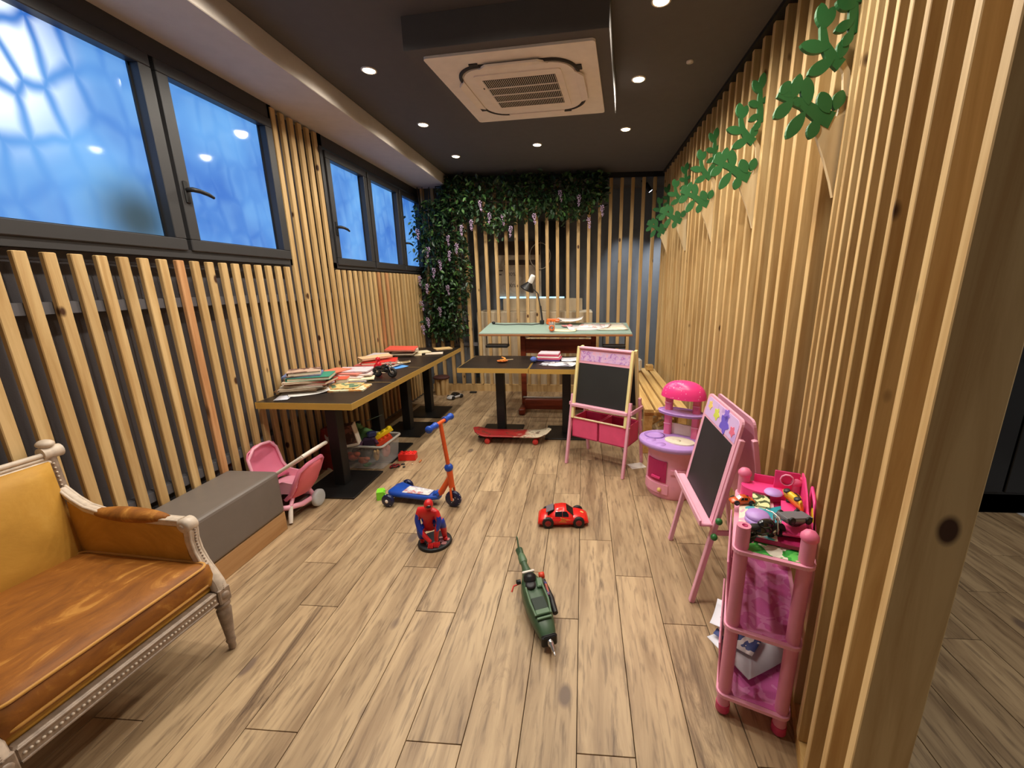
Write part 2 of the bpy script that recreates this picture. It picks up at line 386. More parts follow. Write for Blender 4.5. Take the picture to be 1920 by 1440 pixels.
def handle(parent, y, z, s=1):
    h = MB().box((-2.196, y, z), (0.016, 0.026, 0.115), ch=0.004)
    h.tube([(-2.19, y, z+0.012), (-2.155, y, z+0.012), (-2.145, y+0.03*s, z+0.010), (-2.142, y+0.08*s, z+0.002), (-2.147, y+0.118*s, z-0.008)], [0.012, 0.013, 0.012, 0.011, 0.008], 10)
    return h.build('handle', M_black, parent, 'black lever handle')
def window(name, lab, y0, y1, z0, z1, panes, pm, handles):
    root = thing(name, lab, 'window'); root['kind'] = 'structure'
    fr = MB(); xc = -2.255; d = 0.09
    fr.box((xc, (y0+y1)/2, z0+0.0225), (d, y1-y0, 0.045)); fr.box((xc, (y0+y1)/2, z1-0.045), (d, y1-y0, 0.09))
    fr.box((xc, y0+0.02, (z0+z1)/2), (d, 0.04, z1-z0)); fr.box((xc, y1-0.02, (z0+z1)/2), (d, 0.04, z1-z0))
    fr.build('window_frame', M_frame, root)
    for i, (a, b, za, zb) in enumerate(panes):
        sh = MB(); t = 0.062; xs = -2.228; ds = 0.062
        g = MB()
        sh.box((xs, (a+b)/2, za-t/2), (ds, b-a+2*t, t), ch=0.004); sh.box((xs, (a+b)/2, zb+t/2), (ds, b-a+2*t, t), ch=0.004)
        sh.box((xs, a-t/2, (za+zb)/2), (ds, t, zb-za), ch=0.003); sh.box((xs, b+t/2, (za+zb)/2), (ds, t, zb-za), ch=0.003)
        so = sh.build('sash', M_frame, root)
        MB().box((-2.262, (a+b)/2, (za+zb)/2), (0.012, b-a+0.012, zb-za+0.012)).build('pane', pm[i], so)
        MB().box((-2.252, (a+b)/2, za+0.004), (0.012, b-a, 0.008)).box((-2.252, a+0.004, (za+zb)/2), (0.012, 0.008, zb-za)).box((-2.252, b-0.004, (za+zb)/2), (0.012, 0.008, zb-za)).build('gasket', M_black, so)
        if i in handles: handle(so, a-t*0.52, za+0.25)
    return root
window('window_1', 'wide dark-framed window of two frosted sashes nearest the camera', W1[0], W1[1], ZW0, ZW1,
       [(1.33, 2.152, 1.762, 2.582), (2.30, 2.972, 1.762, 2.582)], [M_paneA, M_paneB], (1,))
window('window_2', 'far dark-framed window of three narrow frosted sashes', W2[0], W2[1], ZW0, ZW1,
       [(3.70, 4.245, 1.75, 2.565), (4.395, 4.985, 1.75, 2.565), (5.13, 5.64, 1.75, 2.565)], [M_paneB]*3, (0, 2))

# ------------------------------------------------------------------ right wall of deep slats, bent towards the room near the camera
wr = MB().box((1.125, 3.72, ZC/2), (0.03, 3.9, ZC))  # unseen backing panel behind the slats, added to stop light leaking through
AX = Vector((-0.42, -1.13, 0)); AL = AX.length; ang = math.atan2(AX.x, -AX.y)    # bent stretch runs from (1.0,1.83) to (0.58,0.70)
def bent(s, d): # s metres along the bent stretch from its far end, d metres behind the slat fronts
    u = AX/AL; n = Vector((-u.y, u.x, 0))
    return Vector((1.0, 1.83, 0)) + u*s + n*d
nb = bent(0.52, 0.115); wr.box((nb.x, nb.y, ZC/2), (0.02, 1.12, ZC), rot=math.atan2(-AX.x, AX.y)+math.pi)  # same added backing behind the bent stretch
wall_right = wr.build('wall_right', M_wall); struct(wall_right, 'slatted pine wall with deep boards and added unseen backing, bending towards the room', 'wall')
TH, DEP = 0.033, 0.088
sr = MB().box((0, 0, 0), (DEP, TH, ZC-0.07), ch=0.002).mesh('slat_right'); sr.materials.append(M_slatR)
ROTB = -math.atan2(0.42, 1.13)
for k in range(1, 29):
    o = bpy.data.objects.new('slat', sr); C.objects.link(o); o.parent = wall_right
    o.location = (XR+DEP/2+random.uniform(-.004, .004), 1.83+0.1335*k-TH/2, 0.06+(ZC-0.07)/2)
for k in range(0, 10):
    p = bent(AL/9*k+TH/2, DEP/2)
    o = bpy.data.objects.new('slat', sr); C.objects.link(o); o.parent = wall_right
    o.location = (p.x, p.y, 0.06+(ZC-0.07)/2); o.rotation_euler = (0, 0, ROTB)
p = bent(AL/2+0.02, DEP/2+.002)
MB().box((XR+DEP/2+.004, 3.70, 0.03), (DEP-.004, 3.75, 0.06)).box((p.x, p.y, 0.03), (DEP-.006, AL+.05, 0.06), rot=ROTB).build('baseboard_right', M_pine, wall_right)
MB().box((XR+0.03, 3.7, ZC-0.012), (0.10, 3.8, 0.024)).build('top_rail', M_black, wall_right)

# ------------------------------------------------------------------ back: slat screen, grey wall and recess behind it
wb = MB().box((-0.3, 6.52, ZC/2), (4.3, 0.08, ZC)).box((-1.97, 5.72, ZC/2), (0.80, 0.04, ZC))
wall_back = wb.build('wall_back', M_wallback); struct(wall_back, 'grey wall behind the slatted back screen', 'wall')
screen = thing('slat_screen', 'open screen of slim vertical pine slats across the far end', 'screen', (0, YB, 0))
sb = MB().box((0, 0, 0), (0.042, 0.045, ZC-0.06-0.10), ch=0.003).mesh('slat_back'); sb.materials.append(M_slat)
k = -16
while True:
    x = 0.0673+0.1375*k
    if x > 0.98: break
    o = bpy.data.objects.new('slat', sb); C.objects.link(o); o.parent = screen
    o.location = (x, 0.0225, 0.10+(ZC-0.16)/2); k += 1
MB().box((-0.58, 0.03, 0.05), (3.2, 0.05, 0.10)).build('bottom_rail', M_slat, screen)
MB().box((-0.58, 0.03, ZC-0.03), (3.2, 0.07, 0.06)).build('top_rail', M_black, screen)
MB().box((-1.85, 0.075, 0.68), (0.7, 0.03, 0.05)).build('cross_rail', M_batten, screen)

M_conc = mat('raw_concrete', (214, 196, 166), 0.9, vary=0.16, scale=6, bump=0.6, bscale=40)
lg = MB().box((-0.72, 6.22, 0.56), (1.72, 0.50, 1.12), ch=0.012).box((-0.62, 6.36, 1.20), (1.22, 0.22, 0.20), ch=0.01)
tag(lg.build('masonry_ledge', M_conc), 'rough beige masonry ledge behind the slatted screen', 'ledge')
M_board = blotch('faded_poster', [(190, 176, 156), (204, 190, 170), (172, 156, 138), (196, 180, 160)], scale=5, vor=False)
po = thing('poster', 'faded brown poster board leaning behind the slatted screen', 'poster', (-0.99, 6.44, 1.31))
MB().box((0, 0, 0.42), (0.68, 0.02, 0.84)).build('board', M_board, po)
M_print = mat('brown_print', (66, 50, 42), 0.7)
MB().box((0.02, -0.0125, 0.53), (0.50, 0.004, 0.075), ch=0.001).box((0, -0.0125, 0.74), (0.66, 0.004, 0.20)).build('printed_band', M_print, po)
def text(body, size, loc, parent, material, rot=(R(90), 0, 0), name='lettering'):
    cu = bpy.data.curves.new(name, 'FONT'); cu.body = body; cu.size = size; cu.extrude = 0.0006; cu.align_x = 'LEFT'
    o = bpy.data.objects.new(name, cu); C.objects.link(o)
    dg = bpy.context.evaluated_depsgraph_get(); me = bpy.data.meshes.new_from_object(o.evaluated_get(dg))
    bpy.data.objects.remove(o); q = bpy.data.objects.new(name, me); C.objects.link(q); q.parent = parent
    q.location = loc; q.rotation_euler = rot; q.data.materials.clear(); q.data.materials.append(material); return q
text('100%', 0.075, (-0.22, -0.013, 0.33), po, M_print); text('100%', 0.075, (-0.22, -0.013, 0.16), po, M_print)
MB().box((-0.295, -0.012, 0.41), (0.07, 0.003, 0.018)).build('printed_dash', M_print, po); MB().box((-0.305, -0.012, 0.35), (0.05, 0.003, 0.018)).build('printed_dash', M_print, po)
tag(MB().box((-0.46, 6.42, 1.86), (0.36, 0.05, 1.12), ch=0.004).build('black_wall_board', M_black), 'tall black panel behind the screen beside the poster', 'panel')
M_led = mat('cool_light_strip', (190, 230, 255), 0.4, emit=(170, 220, 255), es=1.4)
tag(MB().box((-0.80, 6.395, 1.312), (1.02, 0.02, 0.022), ch=0.003).build('light_strip', M_led), 'thin pale blue light strip above the masonry ledge', 'light strip')
cb = MB().tube([(-0.66+0.16*math.cos(a), 6.40, 1.93+0.19*math.sin(a)) for a in [2*math.pi*i/28 for i in range(28)]], 0.007, 6, closed=True)
tag(cb.build('cable_loop', mat('pale_cable', (205, 195, 180), 0.5)), 'thin pale cable loop hanging behind the screen', 'cable')

# dark room on the far side of the right wall
bc = thing('black_cabinet', 'tall black cabinet in the dark space beyond the slatted wall', 'cabinet', (2.75, 2.60, 0))
MB().box((0, 0.24, 1.05), (3.0, 0.45, 2.10)).build('body', M_black, bc)
for i in range(4):
    dr = MB().box((-1.12+0.75*i, 0.0, 1.12), (0.735, 0.022, 1.92), ch=0.004).build('door', mat('black_lacquer_%d' % i, (20, 19, 20), 0.35), bc)
    MB().box((-1.12+0.75*i+0.3, -0.02, 1.1), (0.012, 0.02, 0.16), ch=0.003).build('handle', M_frame, dr)
MB().box((0, 0.03, 0.07), (3.0, 0.03, 0.13)).build('plinth', mat('black_plinth', (12, 11, 11), 0.6), bc)

# ------------------------------------------------------------------ ceiling cassette, downlights
AC = thing('air_conditioner', 'square white ceiling cassette air conditioner on a dark box', 'air conditioner', (-0.373, 2.898, 2.70), R(-6.0))
MB().box((0.0, 0.0, 0.092), (1.09, 1.03, 0.158), ch=0.002).build('ceiling_box', M_ceil, AC)
MB().prism(rrect(0.94, 0.90, 0.02), 0.014, T(0, 0, 0.0)).build('panel', M_plastic_w, AC)
M_acdark = mat('vent_shadow', (48, 42, 36), 0.7); M_acwhite2 = mat('white_plastic_flap', (240, 228, 214), 0.5)
ring = MB()
def ringpts(sx, sy, r, z, n=10): return [(x, y, z) for x, y in rrect(sx, sy, r, n)]
ring.tube(ringpts(0.70, 0.66, 0.15, -0.0015), 0.011, 6, closed=True); ring.build('air_slot', M_acdark, AC)
MB().prism(rrect(0.665, 0.625, 0.135, 8), 0.010, T(0, 0, -0.010)).build('centre_panel', M_plastic_w, AC)
for i in range(4):
    a = i*math.pi/2; L_ = 0.40; off = 0.352 if i % 2 else 0.332
    fp = [(-L_/2, -0.006), (-L_/2+0.05, 0.040), (L_/2-0.05, 0.040), (L_/2, -0.006)]
    MB().prism(fp, 0.010, RZ(a) @ T(0, off-0.012, -0.016) @ RX(R(-9))).build('louvre', M_acwhite2, AC)
    MB().box((0, 0, 0), (0.05, 0.035, 0.006)).build('slot_end', M_acdark, AC).matrix_local = RZ(a) @ T(L_/2+0.018, off+0.008, -0.004)
gf = MB().prism(rrect(0.52, 0.50, 0.02), 0.006, T(0, -0.0, -0.016)).build('grille_frame', M_acwhite2, AC)
MB().box((0, -0.005, -0.0155), (0.44, 0.38, 0.004)).build('intake', mat('intake_dark', (22, 20, 20), 0.8), AC)
g = MB()
for i in range(38): g.box((-0.215+0.43*i/37, -0.005, -0.0185), (0.0022, 0.38, 0.002))
for i in range(1, 4): g.box((0, -0.195+0.38*i/4, -0.0205), (0.44, 0.008, 0.004))
go = g.build('grille_bars', M_plastic_w, AC); go['kind'] = 'stuff'
MB().box((-0.242, -0.10, -0.0175), (0.006, 0.014, 0.003)).build('badge', M_acdark, AC)

M_lamp = mat('lamp_face', (255, 236, 200), 0.3, emit=(255, 226, 176), es=26.0)
M_ringw = mat('lamp_ring', (215, 205, 195), 0.35, metal=0.3)
names = ['in the ceiling left of the air conditioner, nearest the camera', 'in the ceiling left of the air conditioner, second from the camera', 'near the far end of the white beam', 'centred near the back screen', 'right of the air conditioner, farther of the pair', 'right of the air conditioner, nearer of the pair', 'at the top edge above the right wall']
def downlight(i, x, y, seen):
    d = None
    if seen:
        d = thing('downlight', 'small round lit downlight ' + names[i], 'downlight', (x, y, ZC), 0, 'ceiling downlights')
        MB().lathe([(0.050, 0.0), (0.050, -0.004), (0.042, -0.007), (0.037, 0.0)], 24).build('trim_ring', M_ringw, d)
        MB().lathe([(0.0, -0.0055), (0.037, -0.0055), (0.037, -0.001)], 20, cap=False).build('bulb', M_lamp, d)
    l = bpy.data.lights.new('downlight_beam', 'SPOT'); l.energy = SPOT_W; l.color = (1.0, 0.92, 0.80); l.spot_size = R(164); l.spot_blend = 0.6; l.shadow_soft_size = 0.045
    lo = bpy.data.objects.new('downlight_beam', l); C.objects.link(lo)
    if d: lo.parent = d; lo.location = (0, 0, -0.012)
    else: lo.location = (x, y, ZC-0.012)
for i, (x, y) in enumerate(LIGHTS_SEEN): downlight(i, x, y, True)
for x, y in LIGHTS_UNSEEN: downlight(0, x, y, False)
def spotlamp(x, y, lab, rz, wt):
    s = thing('spotlight', lab, 'spotlight', (x, y, ZC), rz, 'small black spotlights behind the screen')
    MB().lathe([(0.03, 0), (0.03, -0.02), (0.008, -0.022), (0.008, -0.06)], 14).build('mount', M_black, s)
    MB().lathe([(0.03, -0.06), (0.032, 0.06), (0.0, 0.062)], 16, RY(R(38)) @ T(0, 0, -0.11)).build('head', M_black, s)
    MB().lathe([(0.0, -0.001), (0.026, -0.001), (0.026, 0.001)], 14, RY(R(38)) @ T(0, 0, -0.172), cap=False).build('lens', mat('cool_lens', (235, 240, 250), 0.3, emit=(235, 242, 255), es=8.0), s)
    l = bpy.data.lights.new('spot_beam', 'SPOT'); l.energy = wt; l.color = (0.86, 0.93, 1.0); l.spot_size = R(80); l.spot_blend = 0.6; l.shadow_soft_size = 0.02
    lo = bpy.data.objects.new('spot_beam', l); C.objects.link(lo); lo.parent = s; lo.location = (-0.11, 0, -0.20); lo.rotation_euler = (0, R(20), 0)
spotlamp(0.24, 6.05, 'small black spotlight behind the screen, left one, lens lit', R(180), 70)
spotlamp(0.80, 6.05, 'small black spotlight behind the screen, right one by the corner', R(180), 120)
tag(MB().lathe([(0.022, 0), (0.022, -0.008), (0.0, -0.010)], 16, T(0.66, 3.02, ZC)).build('ceiling_sensor', M_ringw), 'tiny pale round sensor on the dark ceiling', 'sensor')

# ------------------------------------------------------------------ cut-out trees that stand out of the right wall
def leafpoly(x, y, ang_, L_, w_):
    w_ *= 1.18; up_ = [(.10, .20), (.24, .36), (.40, .47), (.55, .5), (.70, .45), (.83, .34), (.93, .20)]; pts = [(0, 0)] + [(a*L_, b*w_) for a, b in up_] + [(L_, 0)] + [(a*L_, -b*w_) for a, b in up_[::-1]]
    c, s = math.cos(ang_), math.sin(ang_)
    return [(x+px*c-py*s, y+px*s+py*c) for px, py in pts]
def ribbon(pts, ws):
    L1, L2 = [], []
    for i, p in enumerate(pts):
        a = Vector(pts[max(0, i-1)]); b = Vector(pts[min(len(pts)-1, i+1)]); t = (b-a).normalized(); n = Vector((-t.y, t.x))
        L1.append(tuple(Vector(p)+n*ws[i])); L2.append(tuple(Vector(p)-n*ws[i]))
    return L1, L2
def strip(mb, pts, ws, th, M):
    a, b = ribbon(pts, ws)
    for i in range(len(pts)-1): mb.prism([b[i], b[i+1], a[i+1], a[i]], th, M)
# local plane: x = distance out of the wall (into the room), y = height
FIN = RX(R(90))
def make_tree():
    t = thing('tree_cutout', 'tree', 'wall decoration')
    tr = MB()
    # widening bracket: grows out of the slat and forks
    strip(tr, [(-.022, -.06), (-.008, 0.0), (0.010, 0.08), (0.032, 0.165), (0.044, 0.225)], [.012, .018, .032, .050, .062], 0.016, FIN)
    tr.build('trunk', M_ply, t)
    st = MB(); strip(st, [(0.005, 0.20), (-0.010, 0.30), (0.004, 0.38), (0.03, 0.42)], [.016, .014, .012, .010], 0.014, FIN)
    st.build('upper_stem', M_ply, t)
    def branch(spine, sw, leaves, z):
        b = MB(); Mx = FIN @ T(0, 0, z)
        strip(b, spine, sw, 0.016, Mx)
        for i, l in enumerate(leaves): b.prism(leafpoly(*l), 0.016, Mx @ T(0, 0, 0.0002*(i+1)))
        b.build('leaf_branch', M_leafpaint, t)
    D = math.pi/180
    branch([(0.035, 0.215), (0.085, 0.235), (0.15, 0.275), (0.215, 0.30), (0.25, 0.31)], [.030, .026, .018, .013, .008],
           [(0.23, 0.305, 170*D-0.3, 0.07, .034), (0.24, 0.31, 125*D, 0.055, .03), (0.19, 0.295, 100*D, 0.085, .036), (0.13, 0.27, 78*D, 0.10, .042), (0.17, 0.275, 238*D-3.14+3.14, 0.01, .01),
            (0.19, 0.285, -40*D, 0.085, .04), (0.14, 0.25, -58*D, 0.11, .042), (0.09, 0.225, -75*D, 0.075, .04), (0.05, 0.24, 60*D, 0.085, .045), (0.03, 0.25, 105*D, 0.07, .04)], 0.002)
    branch([(0.03, 0.40), (0.07, 0.43), (0.10, 0.47), (0.115, 0.53)], [.022, .020, .016, .010],
           [(0.11, 0.52, 75*D, 0.085, .038), (0.115, 0.52, 115*D, 0.075, .036), (0.085, 0.455, 10*D, 0.105, .038), (0.06, 0.42, -28*D, 0.10, .040), (0.04, 0.42, 100*D, .07, .036)], 0.004)
    branch([(0.005, 0.50), (0.012, 0.56), (0.02, 0.62), (0.022, 0.68)], [.014, .016, .013, .008],
           [(0.02, 0.66, 95*D, 0.085, .034), (0.018, 0.64, 55*D, 0.085, .032), (0.014, 0.58, 20*D, 0.07, .032), (0.008, 0.54, -25*D, 0.07, .03), (0.012, 0.60, 150*D, 0.045, .026), (0.006, 0.51, -60*D, 0.06, .03)], 0.006)
    return t
tr0 = make_tree()
labs = ['green-leaved plywood tree cut-out on the right wall, nearest and largest', 'green-leaved plywood tree cut-out, second along the right wall', 'green-leaved plywood tree cut-out, third along the right wall', 'green-leaved plywood tree cut-out, fourth along the right wall', 'green-leaved plywood tree cut-out in the far right corner by the screen']
for i, y in enumerate((1.852, 2.655, 3.455, 4.335, 5.17)):
    t = tr0 if i == 0 else copy_tree(tr0)
    t.location = (XR-0.004, y+0.008, 1.885 if i else 1.900); t.scale = (-1, 1, 1); t['label'] = labs[i]; t['group'] = 'tree cut-outs on the right wall'

# ------------------------------------------------------------------ climbing vine in the back-left corner and along the top of the screen
M_leaf = mat('vine_leaf', (32, 58, 30), 0.42, vary=0.45, scale=3.0); M_leaf2 = mat('vine_leaf_light', (70, 106, 52), 0.4, vary=0.3, scale=5.0)
M_stem = mat('vine_stem', (60, 48, 30), 0.8); M_flower = mat('wisteria_flower', (186, 160, 190), 0.7)
vine = thing('climbing_vine', 'dark green leafy vine with pale lilac flowers over the back screen', 'plant', (-1.9, 5.4, 0))
rv = random.Random(5); vo_ = Vector((-1.9, 5.4, 0))
def vpoint():
    if rv.random() < 0.50:
        z = rv.uniform(0.80, 2.55); cx = -1.86 + 0.02*math.sin(z*5); hw = 0.31 if z > 1.4 else 0.25
        hw *= 1.0 - 0.25*max(0, 1.1-z)
        return Vector((cx + hw*max(-1.05, min(1.05, rv.gauss(0, .62))), 5.47 + rv.gauss(0, .075), z))
    x = rv.uniform(-1.85, 0.28); low = 2.36 - 0.17*max(0, 1-abs(x+1.15)/0.5) - (0.10 if rv.random() < .12 else 0) + 0.05*math.sin(x*7) + (0.12 if x > 0.12 else 0)
    return Vector((x, 5.45+rv.gauss(0, .07), rv.uniform(low, 2.84)))
lfv = [(0, 0, 0), (.35, .26, .05), (.75, .2, .04), (1, 0, -.04), (.75, -.2, .04), (.35, -.26, .05), (.5, 0, -.02)]
lff = [(0, 6, 1), (1, 6, 2), (2, 6, 3), (3, 6, 4), (4, 6, 5), (5, 6, 0)]
fa, fb = MB(), MB()
for i in range(6200):
    p = vpoint() - vo_; p.y = min(p.y, 0.17)
    s = rv.uniform(.045, .080)
    Mx = Matrix.Translation(p) @ Matrix.Rotation(rv.uniform(0, 6.28), 4, 'Z') @ Matrix.Rotation(rv.uniform(-.3, 1.3), 4, 'Y') @ Matrix.Rotation(rv.uniform(-.9, .9), 4, 'X') @ Matrix.Scale(s, 4)
    (fb if rv.random() < .22 else fa).add(lfv, lff, False, Mx)
fo = fa.build('foliage', M_leaf, vine); fo['kind'] = 'stuff'; fo = fb.build('light_foliage', M_leaf2, vine); fo['kind'] = 'stuff'
sm = MB()
for i in range(9):
    x = -2.1+.06*i - vo_.x; sm.tube([(x+.03*math.sin(z*4+i), 0.06+.02*math.cos(z*3+i), z) for z in [0.72+.2*j for j in range(11)]], 0.006, 5)
for i in range(5): sm.tube([(-1.9+.2*j-vo_.x, 0.07, 2.55+.05*i+.03*math.sin(j+i)) for j in range(11)], 0.006, 5)
so = sm.build('stems', M_stem, vine); so['kind'] = 'stuff'
flo = MB()
for k in range(34):
    u = k/34; a = k*2.4; r = .024*(1-u*.7)*rv.uniform(.3, 1.2); flo.ball((r*math.cos(a), r*math.sin(a), -u*.13+rv.uniform(-.01, .01)), (.008*(1.1-u*.4)*rv.uniform(.6, 1.3),)*3, 5, 4)
fm = flo.mesh('flower_cluster'); fm.materials.append(M_flower)
for (x, z) in [(-2.12, 2.2), (-2.0, 1.98), (-1.86, 1.82), (-1.95, 1.72), (-2.14, 1.62), (-1.72, 1.93), (-2.05, 1.52), (-1.78, 1.5), (-2.16, 1.30), (-1.9, 1.22), (-2.08, 1.08), (-1.73, 2.12), (-1.62, 2.02), (-1.42, 2.3), (-1.30, 2.52), (-1.18, 2.38), (-1.02, 2.36), (-.92, 2.22), (-.62, 2.36), (-.30, 2.62), (-.06, 2.56), (.06, 2.30), (.22, 2.44), (-1.55, 2.24), (-2.15, 0.98)]:
    o = bpy.data.objects.new('flower_cluster', fm); C.objects.link(o); o.parent = vine; o.location = Vector((x, 5.33+rv.uniform(-.02, .03), z)) - vo_; o.rotation_euler = (rv.uniform(-.2, .2), rv.uniform(-.2, .2), rv.uniform(0, 6))
# ------------------------------------------------------------------ cafe tables
def make_table(sx, sy, pl=0.44):
    t = thing('cafe_table', 'table', 'table')
    MB().box((0, 0, 0.7295), (sx-0.006, sy-0.006, 0.041), ch=0.002).build('table_top', M_blacktop, t)
    e = MB(); h = 0.044; z = 0.727
    e.box((0, -sy/2+0.002, z), (sx, 0.004, h)); e.box((0, sy/2-0.002, z), (sx, 0.004, h)); e.box((-sx/2+0.002, 0, z), (0.004, sy-.008, h)); e.box((sx/2-0.002, 0, z), (0.004, sy-.008, h))
    e.build('edge_band', M_brass, t, 'brass coloured edge band')
    MB().box((0, 0, 0.36), (0.085, 0.085, 0.69), ch=0.004).build('column', M_black, t)
    MB().box((0, 0, 0.696), (0.30, 0.30, 0.018)).build('top_bracket', M_black, t)
    MB().box((0, 0, 0.008), (0.42, pl, 0.015), ch=0.003).build('base_plate', M_black, t)
    return t
tA = make_table(0.672, 0.609)
for i, l in enumerate(['black cafe table with brass edge, nearest in the row along the left wall', 'black cafe table with brass edge, second in the row along the left wall', 'black cafe table with brass edge, third in the row along the left wall', 'black cafe table with brass edge, farthest in the row, by the vine']):
    t = tA if i == 0 else copy_tree(tA)
    t.location = (-1.8475, 2.436+0.61*(i+0.5), 0); t['label'] = l; t['group'] = 'tables along the left wall'
tB = make_table(0.672, 0.69, 0.385)
for i, l in enumerate(['black cafe table with brass edge in mid room, left one, orange scraps on top', 'black cafe table with brass edge in mid room, right one, behind the pink easel']):
    t = tB if i == 0 else copy_tree(tB)
    t.location = (-0.836+0.680*i, 3.965-0.02*i, 0); t['label'] = l; t['group'] = 'pair of tables in mid room'

# ------------------------------------------------------------------ grey bench block by the left wall
bb = thing('bench_block', 'long taupe vinyl bench block on a wooden plinth', 'bench', (-2.025, 1.80, 0))
subs(bevel(MB().box((0, 0, 0.262), (0.33, 0.71, 0.276)).build('upholstery', M_grayvinyl, bb), 0.022, 3), 0)
MB().box((0, 0, 0.062), (0.322, 0.70, 0.122), ch=0.002).build('plinth', M_benchwood, bb)

# ------------------------------------------------------------------ mustard armchair
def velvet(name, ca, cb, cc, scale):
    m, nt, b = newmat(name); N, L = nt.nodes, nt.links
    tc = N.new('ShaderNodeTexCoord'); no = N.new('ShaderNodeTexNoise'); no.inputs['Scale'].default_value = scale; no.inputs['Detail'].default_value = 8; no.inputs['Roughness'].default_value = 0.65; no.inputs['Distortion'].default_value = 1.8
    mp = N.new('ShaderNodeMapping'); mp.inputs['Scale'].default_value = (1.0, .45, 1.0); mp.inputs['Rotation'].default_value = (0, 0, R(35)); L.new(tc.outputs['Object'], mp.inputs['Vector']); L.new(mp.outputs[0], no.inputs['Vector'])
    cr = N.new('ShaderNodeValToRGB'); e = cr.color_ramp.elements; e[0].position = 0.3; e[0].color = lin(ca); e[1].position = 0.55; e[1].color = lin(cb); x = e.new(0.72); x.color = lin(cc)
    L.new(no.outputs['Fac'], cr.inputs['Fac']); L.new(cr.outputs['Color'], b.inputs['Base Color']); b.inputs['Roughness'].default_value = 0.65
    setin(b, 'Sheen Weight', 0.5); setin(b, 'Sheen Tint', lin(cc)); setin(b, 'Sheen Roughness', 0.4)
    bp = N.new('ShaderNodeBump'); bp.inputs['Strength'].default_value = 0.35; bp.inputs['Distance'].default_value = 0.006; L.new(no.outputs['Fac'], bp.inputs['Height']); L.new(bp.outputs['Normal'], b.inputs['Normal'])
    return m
M_velvet = velvet('amber_velvet', (116, 66, 14), (152, 92, 24), (206, 148, 66), 9)  # palest tone paints mottled highlights into the velvet's base colour
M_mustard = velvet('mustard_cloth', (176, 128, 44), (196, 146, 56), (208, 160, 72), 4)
M_antique = mat('worn_silver_wood', (150, 132, 116), 0.45, metal=0.15, vary=0.35, scale=40, bump=0.5, bscale=90)
M_antlight = mat('pale_worn_wood', (206, 190, 172), 0.45, vary=0.2, scale=50)
ch = thing('armchair', 'antique mustard velvet armchair with carved silvery wooden frame', 'armchair', (-1.835, 1.015, 0), R(-4.0))
XF, XBk, HY = 0.335, -0.30, 0.312          # front, back, half width
# legs
for sx, sy in ((XF, -HY), (XF, HY), (XBk, -HY+.02), (XBk, HY-.02)):
    if sx > 0:
        lg_ = MB().lathe([(0.010, 0.0), (0.014, 0.012), (0.013, 0.03), (0.018, 0.045), (0.015, 0.055), (0.024, 0.17), (0.026, 0.20), (0.019, 0.212), (0.027, 0.222), (0.027, 0.232), (0.02, 0.24)], 16, T(sx, sy, 0))
        lg_.box((sx, sy, 0.272), (0.05, 0.05, 0.068), ch=0.004)
        lg_.lathe([(0.017, 0), (0.014, .004), (0.008, .006), (0, .007)], 12, T(sx+.025, sy, 0.272) @ RY(R(90)))
    else:
        lg_ = MB().tube([(sx-.05, sy, 0), (sx-.02, sy, .15), (sx, sy, .30)], [.016, .02, .024], 10)
    lg_.build('leg', M_antique, ch)
# seat rails
for nm, c, d in (('front_rail', (XF, 0, 0.276), (0.036, 2*HY-.05, 0.056)), ('side_rail', ((XF+XBk)/2, HY, 0.276), (XF-XBk-.05, 0.034, 0.056)), ('side_rail', ((XF+XBk)/2, -HY, 0.276), (XF-XBk-.05, 0.034, 0.056)), ('back_rail', (XBk, 0, 0.276), (0.034, 2*HY-.08, 0.056))):
    r_ = MB().box(c, d, ch=0.006); fr_ = nm == 'front_rail'
    if fr_:
        r_.tube([(c[0]+.017, -HY+.03, 0.296), (c[0]+.017, HY-.03, 0.296)], 0.005, 6); r_.tube([(c[0]+.017, -HY+.03, 0.254), (c[0]+.017, HY-.03, 0.254)], 0.005, 6)
    ro = r_.build(nm, M_antique, ch)
    if fr_:
        bd = MB()
        for i in range(44): bd.ball((c[0]+.019, -HY+.04+(2*HY-.08)*i/43, 0.276), 0.0048, 6, 4)
        bo = bd.build('beading', M_antlight, ro); bo['kind'] = 'stuff'
# upholstered seat base, cushion with piping
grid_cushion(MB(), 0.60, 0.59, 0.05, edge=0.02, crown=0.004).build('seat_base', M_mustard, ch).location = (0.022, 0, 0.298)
cu = MB(); grid_cushion(cu, 0.612, 0.585, 0.112, 16, 16, crown=0.012, edge=0.018, noise=0.003, seed=3)
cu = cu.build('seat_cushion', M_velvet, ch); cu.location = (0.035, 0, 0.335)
def pip(z, k): return [(x*k, y*k, z) for x, y in rrect(0.612, 0.585, 0.035, 4)]
M_pipe = mat('gold_piping', (196, 140, 52), 0.6, sheen=0.4)
MB().tube(pip(0.096, 1.004), 0.0055, 6, closed=True).tube(pip(0.012, 0.995), 0.0055, 6, closed=True).build('piping', M_pipe, cu)
